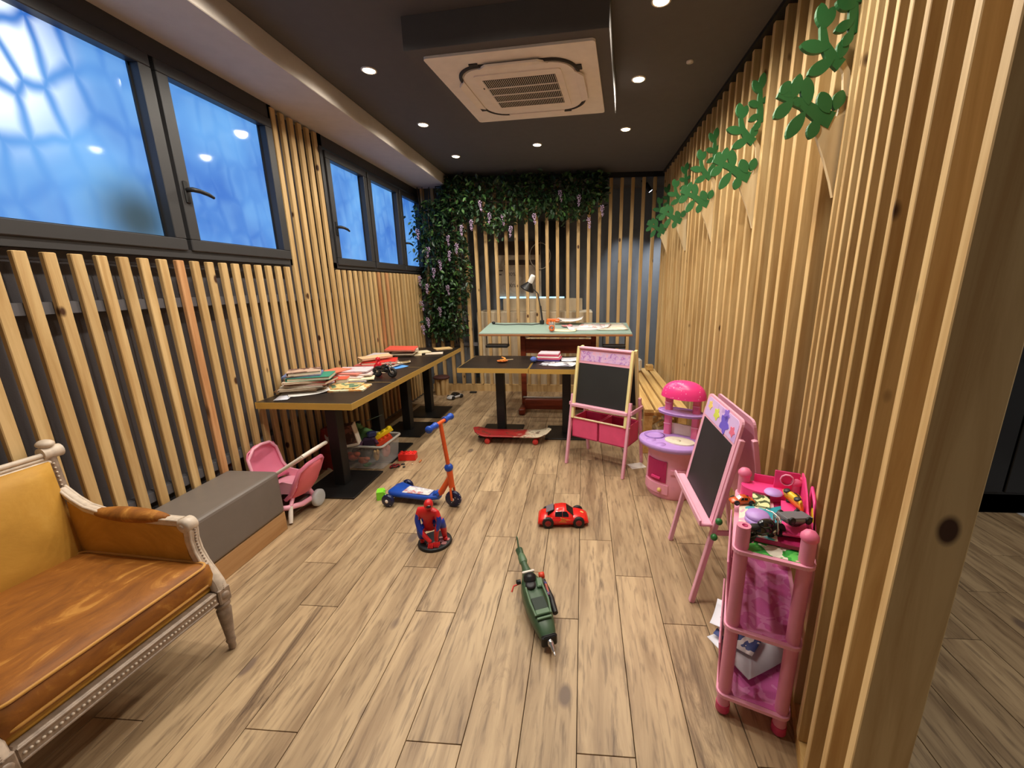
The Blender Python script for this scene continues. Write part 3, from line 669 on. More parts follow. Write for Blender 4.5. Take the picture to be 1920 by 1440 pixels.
# back: padded panel in a carved frame
lean = R(-3.5)
bk = MB(); grid_cushion(bk, 0.50, 0.60, 0.05, 10, 10, crown=0.022, edge=0.02, seed=5)
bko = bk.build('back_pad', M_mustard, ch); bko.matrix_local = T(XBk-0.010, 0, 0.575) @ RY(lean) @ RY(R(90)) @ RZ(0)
fm_ = MB(); Mb = T(XBk-0.012, 0, 0.31) @ RY(lean)
tr_ = MB()
for dz, rr in ((0, .011), (0.017, .008), (0.033, .011)): tr_.tube([Mb @ Vector((.006, y, 0.508+dz)) for y in (-HY-.01, 0, HY+.01)], rr, 8)
tr_.build('top_rail', M_antlight, ch)
for s in (-1, 1):
    po_ = MB().tube([Mb @ Vector((0.0, s*(HY+.018), z)) for z in (0, .1, .2, .3, .4, .5, .56)], [.022, .022, .02, .019, .018, .018, .018], 10)
    po_o = po_.build('back_post', M_antique, ch)
    hd = MB().tube([Mb @ Vector((.0, s*(HY-.005), .545)), Mb @ Vector((.0, s*(HY+.055), .545))], [.026, .026], 14)
    hd.ball(Mb @ Vector((.0, s*(HY+.018), .582)), (.03, .026, .018), 12, 8); hd.build('finial', M_antlight, po_o)
    bd = MB()
    for i in range(26): bd.ball(Mb @ Vector((.02, s*(HY+.012), .03+.47*i/25)), .0042, 6, 4)
    b_ = bd.build('beading', M_antlight, po_o); b_['kind'] = 'stuff'
    # arm: sweeps from the back post to a scroll over the front leg, then curls down to the seat rail
    A = [(XBk-.005, .70), (XBk+.05, .655), (XBk+.10, .625), (XBk+.17, .608), (0.02, .600), (0.15, .598), (0.24, .598)]
    ar = MB().tube([(x, s*HY, z) for x, z in A], [.016, .017, .018, .018, .019, .019, .019], 10)
    for dy in (-.013, .013): ar.tube([(x, s*HY+dy, z+.012) for x, z in A], .006, 6)
    aro = ar.build('arm', M_antlight, ch)
    MB().lathe([(0.0, -.024), (0.018, -.024), (.03, -.018), (.03, .018), (.018, .024), (.0, .024)], 18, T(0.262, s*HY, .590) @ RX(R(90))).lathe([(.0, .024), (.008, .028), (.012, .024)], 12, T(0.262, s*HY, .590) @ RX(R(90)), cap=False).lathe([(.0, -.024), (.008, -.028), (.012, -.024)], 12, T(0.262, s*HY, .590) @ RX(R(90)), cap=False).build('scroll', M_antlight, aro)
    pa = MB()
    rings = []
    for i in range(13):
        u = i/12; x = XBk+.13+.385*u*.90; r0 = .034*math.sin(math.pi*min(1, max(0, u*.94+.03)))**.45
        rings.append([(x, s*HY+r0*1.0*math.cos(q), .612+r0*.85*math.sin(q)) for q in [2*math.pi*j/14 for j in range(14)]])
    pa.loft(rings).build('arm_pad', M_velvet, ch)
    P = [(.268, .57), (.262, .52), (.268, .47), (.285, .42), (.312, .37), (.332, .33), (XF+.002, .30)]
    ps = MB().tube([(x, s*HY, z) for x, z in P], [.022, .021, .021, .022, .024, .026, .025], 10)
    for dy in (-.014, .014): ps.tube([(x+.014, s*HY+dy, z+.004) for x, z in P], .006, 6)
    pso = ps.build('arm_post', M_antlight, ch)
    bd = MB()
    for i in range(24):
        u = i/23*(len(P)-1); j = min(int(u), len(P)-2); f = u-j
        bd.ball((P[j][0]*(1-f)+P[j+1][0]*f+.022, s*HY, P[j][1]*(1-f)+P[j+1][1]*f), .0042, 6, 4)
    b_ = bd.build('beading', M_antique, pso); b_['kind'] = 'stuff'
    sp = MB(); y0, y1 = s*(HY-.03), s*(HY-.004)
    poly = [(XBk+.0, .31), (XF-.03, .31), (.285, .38), (.252, .46), (.25, .585), (0.0, .592), (XBk+.12, .612), (XBk+.03, .66)]
    sp.prism(poly, .032, T(0, s*HY+.016, 0) @ RX(R(90)))
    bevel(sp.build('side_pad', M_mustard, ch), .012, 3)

# ------------------------------------------------------------------ slatted pine bench by the right wall
sbn = thing('slat_bench', 'low pine bench with four long seat slats along the right wall', 'bench', (0.745, 3.44, 0))
for i in range(4): MB().box((-0.150+0.1*i, 0.915, 0.413), (0.080, 1.83, 0.034), ch=0.003).build('seat_slat', M_pine, sbn)
for y in (0.06, 0.95, 1.78): MB().box((0, y, 0.378), (0.38, 0.05, 0.036), ch=0.002).build('cross_bar', M_pine, sbn)
for y in (0.06, 1.78):
    for x in (-0.15, 0.15): MB().box((x, y, 0.18), (0.075, 0.06, 0.36), ch=0.003).build('leg', M_pine, sbn)
for x in (-.05, .06): MB().box((x, .32, .21), (.028, .62, .035), rot=RX(R(-26))).build('brace', M_pine, sbn)
tag(MB().box((0.66, 5.02, 0.52), (0.16, 0.10, 0.18), ch=0.03).build('white_cushion', mat('white_cloth', (224, 220, 208), 0.8)), 'small pale cushion at the far end of the pine bench', 'cushion')
tag(MB().box((0.86, 5.15, 0.465), (0.09, 0.09, 0.07), ch=0.006).build('pine_block', M_pine), 'small pine block on the far end of the slatted bench', 'block')

# ------------------------------------------------------------------ drafting table
M_green = mat('pale_green_board', (150, 172, 160), 0.5, vary=0.05); M_redwood = wood('red_brown_wood', (134, 58, 34), (98, 38, 22), axis='X', scale=16, stretch=.08, rough=.4)
dt = thing('drafting_table', 'large old drafting table with pale green top and red-brown wooden stand', 'table', (-0.31, 4.75, 0))
tilt = RX(math.atan2(.062, .60))
MB().box((0, 0, 0), (1.70, 0.605, 0.010)).build('writing_surface', M_green, dt).matrix_local = T(0, 0, 1.005) @ tilt
bo_ = MB().box((0, 0, -0.016), (1.71, 0.615, 0.022), ch=.002).build('board', wood('board_edge', (186, 132, 88), (150, 96, 60), axis='X', scale=20), dt); bo_.matrix_local = T(0, 0, 1.005) @ tilt
for s in (-1, 1):
    tx = s*0.66
    MB().box((tx-.125, -.22, .89), (.008, .012, .11)).box((tx+.125, -.22, .89), (.008, .012, .11)).build('tray_bracket', M_black, dt)
    MB().box((tx, -.22, .828), (.25, .14, .03), ch=.004).build('tray', M_black, dt)
MB().box((0.02, 0.0, .925), (.88, .06, .05), ch=.004).build('tilt_bar', M_redwood, dt)
MB().box((0.02, 0.02, .79), (.80, .03, .17), ch=.004).build('cross_panel', M_redwood, dt)
for s in (-1, 1):
    MB().box((0.02+s*.42, 0.02, .48), (.06, .05, .86), ch=.004).build('stand_post', M_redwood, dt)
    MB().box((0.02+s*.42, 0.0, .04), (.07, .50, .075), ch=.01).build('foot', M_redwood, dt)
    MB().box((0.02+s*.36, -.045, .915), (.05, .03, .03), ch=.003).build('bracket', mat('nickel_%d' % s, (190, 180, 165), .3, metal=.8), dt)
MB().box((0.02, -.10, .105), (.80, .05, .13), ch=.01).build('footrest', M_redwood, dt)
MB().tube([(-.40, -.10, .185), (.44, -.10, .185)], .012, 8).build('foot_bar', mat('steel_bar', (200, 195, 188), .3, metal=.8), dt)

# ------------------------------------------------------------------ easels
M_chalk = mat('chalkboard', (30, 31, 30), 0.6, vary=.25, scale=5); M_chalk2 = mat('chalkboard_dusty', (34, 34, 37), 0.55, vary=.5, scale=4.5)
M_strip1 = blotch('printed_header_butterflies', [(238, 178, 205), (226, 190, 222), (214, 176, 220), (184, 128, 200), (240, 185, 210)], scale=26, seed=2)
M_strip2 = blotch('printed_header_flowers', [(205, 170, 225), (214, 182, 230), (196, 160, 220)], scale=14, seed=4)
def bar(mb, a, b, w_, d_, up_=(0, 1, 0)):
    a, b = Vector(a), Vector(b); z = (b-a); L_ = z.length; z.normalize(); x = Vector(up_).cross(z); x.normalize(); y = z.cross(x)
    Mx = Matrix((x, y, z)).transposed().to_4x4(); Mx.translation = (a+b)/2
    q = MB().box((0, 0, 0), (w_, d_, L_), ch=min(w_, d_)*.12); return mb.add(q.v, q.f, False, Mx)
# first easel: local x along its width, y towards its back; front feet at y=0, rear feet at y=0.38
e1 = thing('easel', 'child easel with yellow side posts, pink header and fabric storage bins', 'easel', (-0.129, 3.227, 0), math.atan2(-0.271, 0.456), 'chalkboard easels')
W, DP, HT = 0.53, 0.38, 1.0
def fp_(z, y0=0.0, ytop=0.17): return y0+(ytop-y0)*z/HT
for x in (0.0, W):
    bar(MB(), (x, 0, 0), (x, fp_(.60), .60), .022, .028, (0, 1, 0)).build('leg', M_pinkwood, e1)
    bar(MB(), (x, DP, 0), (x, DP-fp_(.60), .60), .022, .028).build('leg', M_pinkwood, e1)
    xi = x+(.022 if x == 0 else -.022)
    bar(MB(), (xi, fp_(.40)-.004, .40), (xi, fp_(1.0)-.004, 1.0), .024, .03).build('side_post', M_paleyellow, e1)
    bar(MB(), (xi, DP-fp_(.40)+.004, .40), (xi, DP-fp_(1.0)+.004, 1.0), .024, .03).build('side_post', M_paleyellow, e1)
    bar(MB(), (x+(-.016 if x == 0 else .016), fp_(.52)-.01, .52), (x+(-.016 if x == 0 else .016), DP-fp_(.52)+.01, .52), .03, .014, (1, 0, 0)).build('side_bar', M_pinkwood, e1)
def panel(mb, x0, x1, z0, z1, back=False, th=.008, off=0.0):
    f = (lambda z: DP-fp_(z)-off) if back else (lambda z: fp_(z)+off)
    s = -1 if back else 1
    return mb.add([(x0, f(z0), z0), (x1, f(z0), z0), (x1, f(z1), z1), (x0, f(z1), z1), (x0, f(z0)+s*th, z0), (x1, f(z0)+s*th, z0), (x1, f(z1)+s*th, z1), (x0, f(z1)+s*th, z1)], [(0, 1, 2, 3), (7, 6, 5, 4), (0, 4, 5, 1), (1, 5, 6, 2), (2, 6, 7, 3), (3, 7, 4, 0)])
panel(MB(), .03, W-.03, .53, .865).build('chalkboard', M_chalk, e1)
panel(MB(), .03, W-.03, .865, .992, off=-.002).build('header', M_pinkwood, e1)
panel(MB(), .045, W-.045, .885, .965, th=.002, off=-.004).build('printed_strip', M_strip1, e1)
panel(MB(), .03, W-.03, .53, .992, back=True).build('rear_board', M_chalk, e1)
MB().box((W/2, fp_(.52)-.012, .515), (W-.02, .045, .026), ch=.004).build('ledge', M_pinkwood, e1)
MB().box((W/2, .17, .992), (W-.06, .05, .016), ch=.004).build('top_bar', M_pinkwood, e1)
M_bin = mat('pink_bin_cloth', (232, 84, 130), .7, vary=.08, bump=.3, bscale=200); M_bindark = mat('dark_pink_lining', (196, 48, 96), .75)
for i, (x0, x1) in enumerate(((0.012, W/2-.006), (W/2+.006, W-.012))):
    y0, y1, zt, zb = fp_(.40)+.004, DP-fp_(.40)-.004, .40, .23
    b_ = MB(); t_ = .006; n = 8
    def sag(u): return zb + .03*abs(2*u-1)**2.5
    for (xa, xb, ya, yb) in ((x0, x1, y0, y0+t_), (x0, x1, y1-t_, y1), (x0, x0+t_, y0, y1), (x1-t_, x1, y0, y1)):
        b_.box(((xa+xb)/2, (ya+yb)/2, (zt+zb)/2), (xb-xa, yb-ya, zt-zb))
    bo2 = b_.build('fabric_bin', M_bin, e1)
    MB().box(((x0+x1)/2, (y0+y1)/2, zb+.004), (x1-x0, y1-y0, .008)).box(((x0+x1)/2, y1-t_-.002, (zt+zb)/2), (x1-x0-.014, .003, zt-zb-.01)).build('lining', M_bindark, bo2)
for y in (fp_(.405), DP-fp_(.405)):
    MB().tube([(-.015, y, .405), (W+.015, y, .405)], .008, 8).build('bin_rod', mat('cream_rod', (238, 220, 180), .5), e1)
# second easel: low pink one facing the room
e2 = thing('easel', 'small pink easel with smudged chalkboard and flower header by the wall', 'easel', (0.541, 2.185, 0), R(-90), 'chalkboard easels')
W2_, DP2, HT2 = 0.49, 0.362, 0.925
def fq(z): return 0.170*z/HT2
for x in (0.0, W2_):
    for rear in (0, 1):
        sgn = (lambda z: DP2-fq(z)) if rear else fq
        bar(MB(), (x, sgn(0), 0), (x, sgn(.84), .84), .026, .024).build('leg', M_pinkwood, e2)
    bar(MB(), (x, fq(.38), .38), (x, DP2-fq(.38), .38), .022, .014, (1, 0, 0)).build('side_bar', M_pinkwood, e2)
def panel2(mb, poly, off, th, rear=False):
    n = len(poly); s = -1 if rear else 1
    f = (lambda z: DP2-fq(z)-off) if rear else (lambda z: fq(z)+off)
    vs = [(x, f(z), z) for x, z in poly] + [(x, f(z)+s*th, z) for x, z in poly]
    return mb.add(vs, [tuple(range(n)), tuple(range(2*n-1, n-1, -1))] + [(i, n+i, n+(i+1) % n, (i+1) % n) for i in range(n)])
def rr(x0, x1, z0, z1, r=.03): return [(x0, z0), (x1, z0)] + [(x1-r+r*math.cos(R(a)), z1-r+r*math.sin(R(a))) for a in (0, 22, 45, 67, 90)] + [(x0+r+r*math.cos(R(a)), z1-r+r*math.sin(R(a))) for a in (90, 112, 135, 157, 180)]
panel2(MB(), rr(.006, W2_-.006, .40, HT2), -.016, .012).build('board_frame', M_pinkwood, e2)
panel2(MB(), rr(.006, W2_-.006, .40, HT2), -.016, .012, True).build('rear_board', M_pinkwood, e2)
panel2(MB(), [(.04, .43), (W2_-.04, .43), (W2_-.04, .80), (.04, .80)], -.0185, .004).build('chalkboard', M_chalk2, e2)
panel2(MB(), rr(.025, W2_-.025, .812, HT2-.012), -.018, .003).build('printed_strip', M_strip2, e2)
for (x, z, r_, c) in ((.08, .875, .026, (235, 205, 120)), (.19, .86, .034, (208, 215, 90)), (.31, .85, .050, (112, 92, 205)), (.415, .85, .026, (226, 110, 140)), (.31, .895, .03, (140, 110, 215))):
    pts = [(x+r_*(1+.25*math.cos(5*a))*math.cos(a), z+r_*.8*(1+.25*math.cos(5*a))*math.sin(a)) for a in [2*math.pi*i/20 for i in range(20)]]
    panel2(MB(), pts, -.0195, .002).build('flower_print', mat('print_%d_%d' % c[:2], c, .5), e2)
MB().box((W2_/2, fq(.40)-.042, .425), (W2_+.03, .060, .014), ch=.004).box((W2_/2, fq(.40)-.068, .436), (W2_+.03, .010, .028), ch=.002).build('ledge', M_pinkwood, e2)
for z in (.38, .46): MB().ball((W2_+.035, fq(z)-.005, z), (.016, .016, .016), 12, 8).build('knob', mat('green_knob_%d' % int(z*100), (40, 110, 52), .4), e2)
# ------------------------------------------------------------------ play kitchen (local front = -y)
kt = thing('play_kitchen', 'pink and lilac toy kitchen with domed hot-pink hood', 'toy kitchen', (0.665, 2.80, 0), R(-30))
def dshape(w_, d_, n=16):      # D-shaped plan, flat at the back
    return [(w_*math.cos(a), -d_*math.sin(a)) for a in [math.pi*i/n for i in range(n+1)]][::-1] + [(w_, .10), (-w_, .10)]
rings = []
for z, k in ((0.0, .94), (.02, 1.0), (.10, 1.02), (.20, .99), (.30, .97), (.36, 1.0), (.375, 1.02)):
    rings.append([(x*k, y*k, z) for x, y in dshape(.178, .165)])
body = MB().loft(rings).build('body', M_pinkmid if False else M_pink, kt)
dr = MB(); aa = [math.pi*(.56+.30*i/6) for i in range(7)]
def front(a, k): return (-.178*k*math.cos(math.pi-a)*-1 if False else .178*k*math.cos(a), -.165*k*math.sin(a))
def patch(mb, a0, a1, z0, z1, k0, k1, n=8):
    vs = []
    for k in (k0, k1):
        for z in (z0, z1): vs += [(.178*k*math.cos(math.pi*(a0+(a1-a0)*i/n)), -.165*k*math.sin(math.pi*(a0+(a1-a0)*i/n)), z) for i in range(n+1)]
    m_ = n+1; fs = []
    for i in range(n):
        fs += [(i, i+1, m_+i+1, m_+i), (2*m_+i+1, 2*m_+i, 3*m_+i, 3*m_+i+1), (i, 2*m_+i, 2*m_+i+1, i+1), (m_+i+1, 3*m_+i+1, 3*m_+i, m_+i)]
    fs += [(0, m_, 3*m_, 2*m_), (n, 2*m_+n, 3*m_+n, m_+n)]
    return mb.add(vs, fs)
patch(MB(), .47, .76, .13, .29, .99, 1.035).build('oven_door', M_magenta, kt)
patch(MB(), .54, .66, .155, .17, 1.0, 1.10).build('oven_handle', M_hot, kt)
patch(MB(), .44, .82, .045, .115, .99, 1.06).build('drawer', M_pink, kt)
MB().ball((.178*1.08*math.cos(math.pi*.54), -.165*1.08*math.sin(math.pi*.54), .075), .016, 10, 8).build('dial', mat('yellow_dial', (240, 210, 130), .4), kt)
patch(MB(), .08, .42, .205, .235, .99, 1.05).build('rib', M_pink, kt)
rings = []
for z, k in ((.375, .93), (.385, 1.0), (.405, 1.02), (.415, .99)): rings.append([(x*k, y*k, z) for x, y in ellipse(.235, .185, 32, 0, -.035)])
co = MB().loft(rings).build('counter', M_lilac, kt)
MB().lathe([(.062, 0), (.068, .006), (.055, .007), (.045, -.004), (0, -.004)], 24, T(-.135, -.02, .414) @ Matrix.Scale(1.1, 4, (1, 0, 0))).build('sink', mat('deep_lilac', (170, 128, 208), .4), co)
MB().lathe([(0, .004), (.034, .004), (.036, 0)], 20, T(-.035, -.165, .414)).lathe([(0, .004), (.034, .004), (.036, 0)], 20, T(-.125, -.115, .4138)).build('hot_plate', mat('mid_lilac', (182, 140, 215), .4), co)
MB().prism(ellipse(.105, .07, 28), .010, T(.06, -.05, .414)).build('hob_cover', M_cream, co)
MB().box((.03, .095, .455), (.24, .012, .085), ch=.004).build('splash_panel', M_cream, kt)
MB().lathe([(0, .002), (.022, .002), (.022, 0)], 14, T(.05, -.06, .424)).build('hob_print', blotch('hob_sticker', [(236, 200, 190), (240, 230, 205), (214, 150, 160)], 30), co)
for s in (-1, 1):
    pl = MB().box((.03+s*.10, .075, .57), (.052, .045, .33), ch=.010).build('post', M_pinkmid, kt)
    for z in (.50, .60, .66): MB().box((.03+s*.10, .050, z), (.05, .006, .008)).build('rung', M_pink, pl)
MB().prism(ellipse(.165, .085, 28), .016, T(.03, .05, .588)).build('shelf', M_lilac, kt)
MB().tube([(.03+.165*math.cos(a), .05+.085*math.sin(a), .604) for a in [2*math.pi*i/28 for i in range(28)]], .007, 6, closed=True).build('shelf_rim', M_lilac, kt)
M_dome = speckle('hot_pink_sparkle', (244, 62, 138), (255, 190, 220), 45, .17, .3)
rings = []
for i in range(9):
    u = i/8*math.pi/2; k = math.cos(u)**.75 if i < 8 else .02; rings.append([((x-.035)*max(k, .02)+.035, (y-.06)*max(k, .02)+.06, .715+.118*math.sin(u)) for x, y in ellipse(.16, .105, 30, .035, .06)])
MB().loft(rings).build('hood', M_dome, kt)
MB().ball((.075, .01, .800), (.014, .010, .008), 8, 6).build('hood_hole', M_magenta, kt)

# ------------------------------------------------------------------ pink shelf unit, set along the bent part of the right wall (local: x across, y along)
su = thing('toy_shelf', 'pink plastic shelf unit with three tiers and round posts by the slatted wall', 'shelf', (0.518, 1.175, 0), R(-20.97))
XS, YS = 0.178, 0.385
M_shelfprint = blotch('printed_pink_cover', [(232, 132, 196), (236, 146, 204), (222, 108, 182), (236, 146, 204)], scale=16, seed=1)
M_toprint = blotch('printed_garden_cover', [(236, 232, 214), (236, 232, 214), (60, 170, 70), (100, 205, 90), (244, 160, 190), (236, 232, 214)], scale=15, seed=6)
M_post = mat('post_pink', (226, 138, 168), .4)
for x in (0, XS):
    for y in (0, YS):
        k_ = not (x == 0 and y == 0)
        pst = MB().tube([(x, y, .03), (x, y, .755)], .0215, 16).build('post', M_post, su)
        MB().lathe([(.0, .0), (.016, 0), (.024, .010), (.0235, .04)], 16, T(x, y, 0)).build('foot', mat('dark_pink_foot_%d%d' % (x > 0, y > 0), (208, 60, 110), .4), pst)
        if k_: MB().lathe([(.0225, 0), (.026, .006), (.025, .016), (.016, .028), (0, .032)], 16, T(x, y, .752)).build('knob', M_pinkmid, pst)
        else: MB().lathe([(.0, 0), (.009, 0), (.009, .001)], 12, T(x+.003, y, .7552), cap=False).build('socket', M_magenta, pst)
for z, pm in ((.085, M_shelfprint), (.370, M_shelfprint), (.665, M_toprint)):
    sh_ = MB().prism([(px+XS/2, py+YS/2) for px, py in rrect(XS+.055, YS+.06, .03)], .012, T(0, 0, z)).build('tier', M_pink, su)
    MB().box((XS/2+.008, YS/2, z+.0125), (XS+.01, YS+.03, .002)).build('printed_cover', pm, sh_)
for z0, z1 in ((.09, .27), (.375, .60)): MB().box((-.026, YS/2, (z0+z1)/2), (.006, YS-.03, z1-z0), rot=RY(R(-4)), ch=.002).build('side_panel', M_pink, su)
def onshelf(x, y, z): # world position of a spot on the unit
    v = RZ(R(-20.97)) @ Vector((x, y, z)); return (0.518+v.x, 1.175+v.y, v.z)
ZT = .680
# doll playset lying on top
ps_ = thing('toy_playset', 'hot pink folding toy playset with teal floor on the top tier', 'toy', onshelf(0, 0, ZT), R(-20.97))
MB().box((.095, .205, .010), (.20, .33, .018), ch=.003).build('tray', M_magenta, ps_)
MB().box((.045, .17, .0205), (.115, .26, .003)).build('printed_floor', blotch('floral_floor', [(248, 200, 205), (250, 178, 196), (246, 226, 206), (90, 190, 205), (250, 190, 205)], 14, seed=3), ps_)
MB().prism([(.09, .07), (.16, .09), (.15, .16), (.19, .25), (.13, .28), (.05, .21), (.02, .16)], .003, T(0, 0, .021)).build('teal_floor', mat('teal_plastic', (40, 150, 165), .35), ps_)
MB().prism(ellipse(.085, .05, 28, .075, .352), .05, T(0, 0, .0)).build('oval_deck', M_hot, ps_)
MB().box((.145, .372, .085), (.085, .006, .075), ch=.002).box((.07, .395, .066), (.07, .006, .035), ch=.002).build('back_wall', M_hot, ps_)
for i in range(3): MB().tube([(.145+.022*math.cos(a), .366, .09+.022*math.sin(a)) for a in [2*math.pi*j/10 for j in range(10)]], .003, 5, closed=True).build('window_tracery', M_pink, ps_).location = (.0, -.001*i, -.0)
sw = MB(); poly = [(.06, 0), (.40, 0), (.40, .115), (.34, .120), (.26, .095), (.20, .06), (.12, .045), (.06, .03)]
sw.prism([(a, b) for a, b in poly], .006, T(.195, 0, .0) @ RZ(R(90)) @ RX(R(90)) ); sw.build('side_wall', M_hot, ps_)
MB().prism([(.115, .06), (.19, .07), (.19, .30), (.125, .29)], .006, T(0, 0, .034)).build('ramp', M_hot, ps_)
MB().lathe([(0, .012), (.034, .010), (.040, .0), (.038, -.004)], 24, T(.045, .14, .040)).lathe([(0, 0), (.042, 0), (.044, -.012), (.03, -.018)], 24, T(.048, .135, .036)).build('turntable', M_lilac, ps_)
MB().lathe([(0, .008), (.028, .007), (.032, 0)], 20, T(.10, .315, .052)).build('lilac_dish', M_lilac, ps_)
MB().box((.06, .275, .030), (.058, .075, .012), rot=RX(R(10))).build('striped_mat', blotch('green_stripes', [(40, 52, 30), (70, 84, 44), (225, 228, 170), (52, 64, 36)], 40, seed=2), ps_)
pfm = MB().tube([(.21, .10, .02), (.213, .20, .10), (.213, .27, .12), (.21, .26, .04)], .006, 6, closed=True); pfm.build('pink_frame', M_hot, ps_)
MB().prism([(0, 0), (.05, .01), (.045, .05)], .006, T(.21, .17, .02) @ RZ(R(90)) @ RX(R(90))).build('yellow_flap', mat('yellow_plastic', (250, 205, 50), .4), ps_)

# ------------------------------------------------------------------ toy cars
M_tyre = mat('black_tyre', (22, 21, 22), .6); M_glass = mat('dark_car_glass', (26, 26, 30), .15)
def toycar(name, lab, loc, rz, L_, body_m, cab_m=None, roof_m=None, rot=None, cab=(.42, .80), hcab=.36, hood=.5, tyre_m=None, rim_m=None, group=None):
    c = thing(name, lab, 'toy car', loc, rz, group)
    if rot: c.rotation_euler = rot
    W_ = L_*.46; H_ = L_*.34; tm = tyre_m or M_tyre
    prof = [(-.5, .20, .80), (-.485, .36, .86), (-.42, .46, .93), (-.30, .50, .96), (-.12, .50, .97), (.10, .51, .97), (.28, .49, .96), (.40, .42, .90), (.475, .32, .80), (.5, .18, .70)]
    # body: cross-sections along x, low sill to belt line
    rings = []
    for x, zt, kw in prof:
        w2 = W_/2*kw; zt = zt*H_*1.25; zb = .14*H_*1.25
        rings.append([(x*L_, -w2*.9, zb), (x*L_, -w2, zb+(zt-zb)*.45), (x*L_, -w2*.93, zb+(zt-zb)*.85), (x*L_, -w2*.72, zt), (x*L_, 0, zt*1.03), (x*L_, w2*.72, zt), (x*L_, w2*.93, zb+(zt-zb)*.85), (x*L_, w2, zb+(zt-zb)*.45), (x*L_, w2*.9, zb), (x*L_, 0, zb*.9)])
    MB().loft(rings).build('body', body_m, c)
    zb = .50*H_*1.25; rr_ = []
    for x, z, k in ((-.30, zb*.96, .62), (-.16, zb+hcab*H_*.92, .56), (-.02, zb+hcab*H_*1.05, .58), (.06, zb+hcab*H_*.98, .58), (.20, zb*.98, .70)):
        rr_.append((x*L_, z, W_*k/2*1.05))
    cb_ = MB()
    n = len(rr_); vs = []
    for x, z, hw in rr_: vs += [(x, -hw, z), (x, hw, z)]
    for x, z, hw in rr_: vs += [(x, -W_*.44, zb*.93), (x, W_*.44, zb*.93)]
    fs = []
    for i in range(n-1):
        fs += [(2*i, 2*i+1, 2*i+3, 2*i+2), (2*i, 2*i+2, 2*n+2*i+2, 2*n+2*i), (2*i+1, 2*n+2*i+1, 2*n+2*i+3, 2*i+3)]
    fs += [(0, 2*n, 2*n+1, 1), (2*n-2, 2*n-1, 4*n-1, 4*n-2)]
    cbo = cb_.add(vs, fs, True).build('cabin', roof_m or body_m, c)
    gl = MB()
    for s in (-1, 1):
        def P(i, f): x, z, hw = rr_[i]; return (x, s*(W_*.44+(hw-W_*.44)*f+.0012), zb*.93+(z-zb*.93)*f)
        q = [P(1, .25), P(2, .2), P(2, .86), P(1, .86)]; gl.add(q, [(0, 1, 2, 3)]); q = [P(2, .2), P(3, .2), tuple((a+b)/2 for a, b in zip(P(3, .2), P(4, .5))), P(3, .86), P(2, .86)]; gl.add([Vector(v)+Vector((.002, 0, 0)) for v in q], [(0, 1, 2, 3, 4)])
    x3, z3, h3 = rr_[3]; x4, z4, h4 = rr_[4]
    gl.add([(x3+.002, -h3*.85, z3*.995), (x3+.002, h3*.85, z3*.995), (x4+.001, h4*.85, z4*1.05), (x4+.001, -h4*.85, z4*1.05)], [(0, 1, 2, 3)])
    x0, z0, h0 = rr_[0]; x1, z1, h1 = rr_[1]
    gl.add([(x0-.001, -h0*.8, z0*1.06), (x0-.001, h0*.8, z0*1.06), (x1-.004, h1*.8, z1*.985), (x1-.004, -h1*.8, z1*.985)], [(0, 1, 2, 3)])
    gl.build('windows', M_glass, c)
    r_ = .125*L_*.9
    for x in (-.30, .30):
        for s in (-1, 1):
            wh = MB().lathe([(0, -.035*L_), (r_*.86, -.035*L_), (r_, -.025*L_), (r_, .025*L_), (r_*.86, .035*L_), (0, .035*L_)], 16, T(x*L_, s*W_*.46, r_) @ RX(R(90))).build('wheel', tm, c)
            MB().lathe([(0, -.004*L_), (r_*.55, 0), (r_*.6, .006*L_)], 12, T(x*L_, s*(W_*.46+.036*L_), r_) @ RX(R(90*s)), cap=False).build('rim', rim_m or M_frame, wh)
    return c
M_redcar = mat('glossy_red', (226, 36, 28), .25, coat=.4); M_redrim = mat('red_rim', (140, 26, 26), .4)
rc = toycar('toy_car', 'large glossy red toy sports car standing alone on the floor', (-0.115, 2.335, 0), R(5), .325, M_redcar, rim_m=M_redrim)
MB().box((-.085, 0, .1015), (.05, .075, .004), rot=RY(R(-22))).build('rear_louvre', mat('grey_louvre', (110, 100, 105), .5), rc)
MB().prism([(0, 0), (.05, -.004), (.04, .012), (.075, .012), (.01, .034), (.018, .014)], .002, T(-.03, -.0765, .045) @ RX(R(90))).build('side_print', blotch('amber_print', [(240, 190, 90), (224, 120, 50), (250, 220, 140)], 40), rc)
MB().prism(ellipse(.012, .007, 14), .003, T(.118, -.035, .0885) @ RY(R(24))).build('bonnet_print', mat('pale_amber', (246, 190, 110), .4), rc)
MB().prism(ellipse(.006, .006, 12), .003, T(-.115, -.0705, .066) @ RX(R(90))).build('fuel_cap', mat('pale_cap', (240, 215, 200), .4), rc)

M_orange = mat('metallic_orange', (206, 84, 22), .28, coat=.4)
toycar('toy_car', 'small orange toy car on the edge of the pink shelf', onshelf(-.005, .245, ZT+.022), R(-20.97+205), .088, M_orange)
yc = toycar('toy_car', 'small yellow toy car tipped on its side on the pink playset', onshelf(.150, .255, ZT+.062), 0, .100, mat('toy_yellow', (248, 196, 48), .35), rot=(R(70), R(0), R(-20.97+118)))
gc = toycar('toy_car', 'dark grey toy car lying upside down on the pink playset', onshelf(.150, .118, ZT+.088), 0, .115, mat('metallic_grey', (130, 130, 136), .3, metal=.4), rot=(R(180), R(8), R(-20.97+40)))
MB().box((0, 0, .006), (.105, .046, .004), ch=.001).build('chassis', mat('chassis_grey', (112, 112, 118), .4), gc)
toycar('toy_car', 'white and black toy car on the floor under the far table', (-1.735, 5.21, 0), R(-122), .235, mat('pearl_white', (226, 226, 228), .3, coat=.3), roof_m=M_glass)
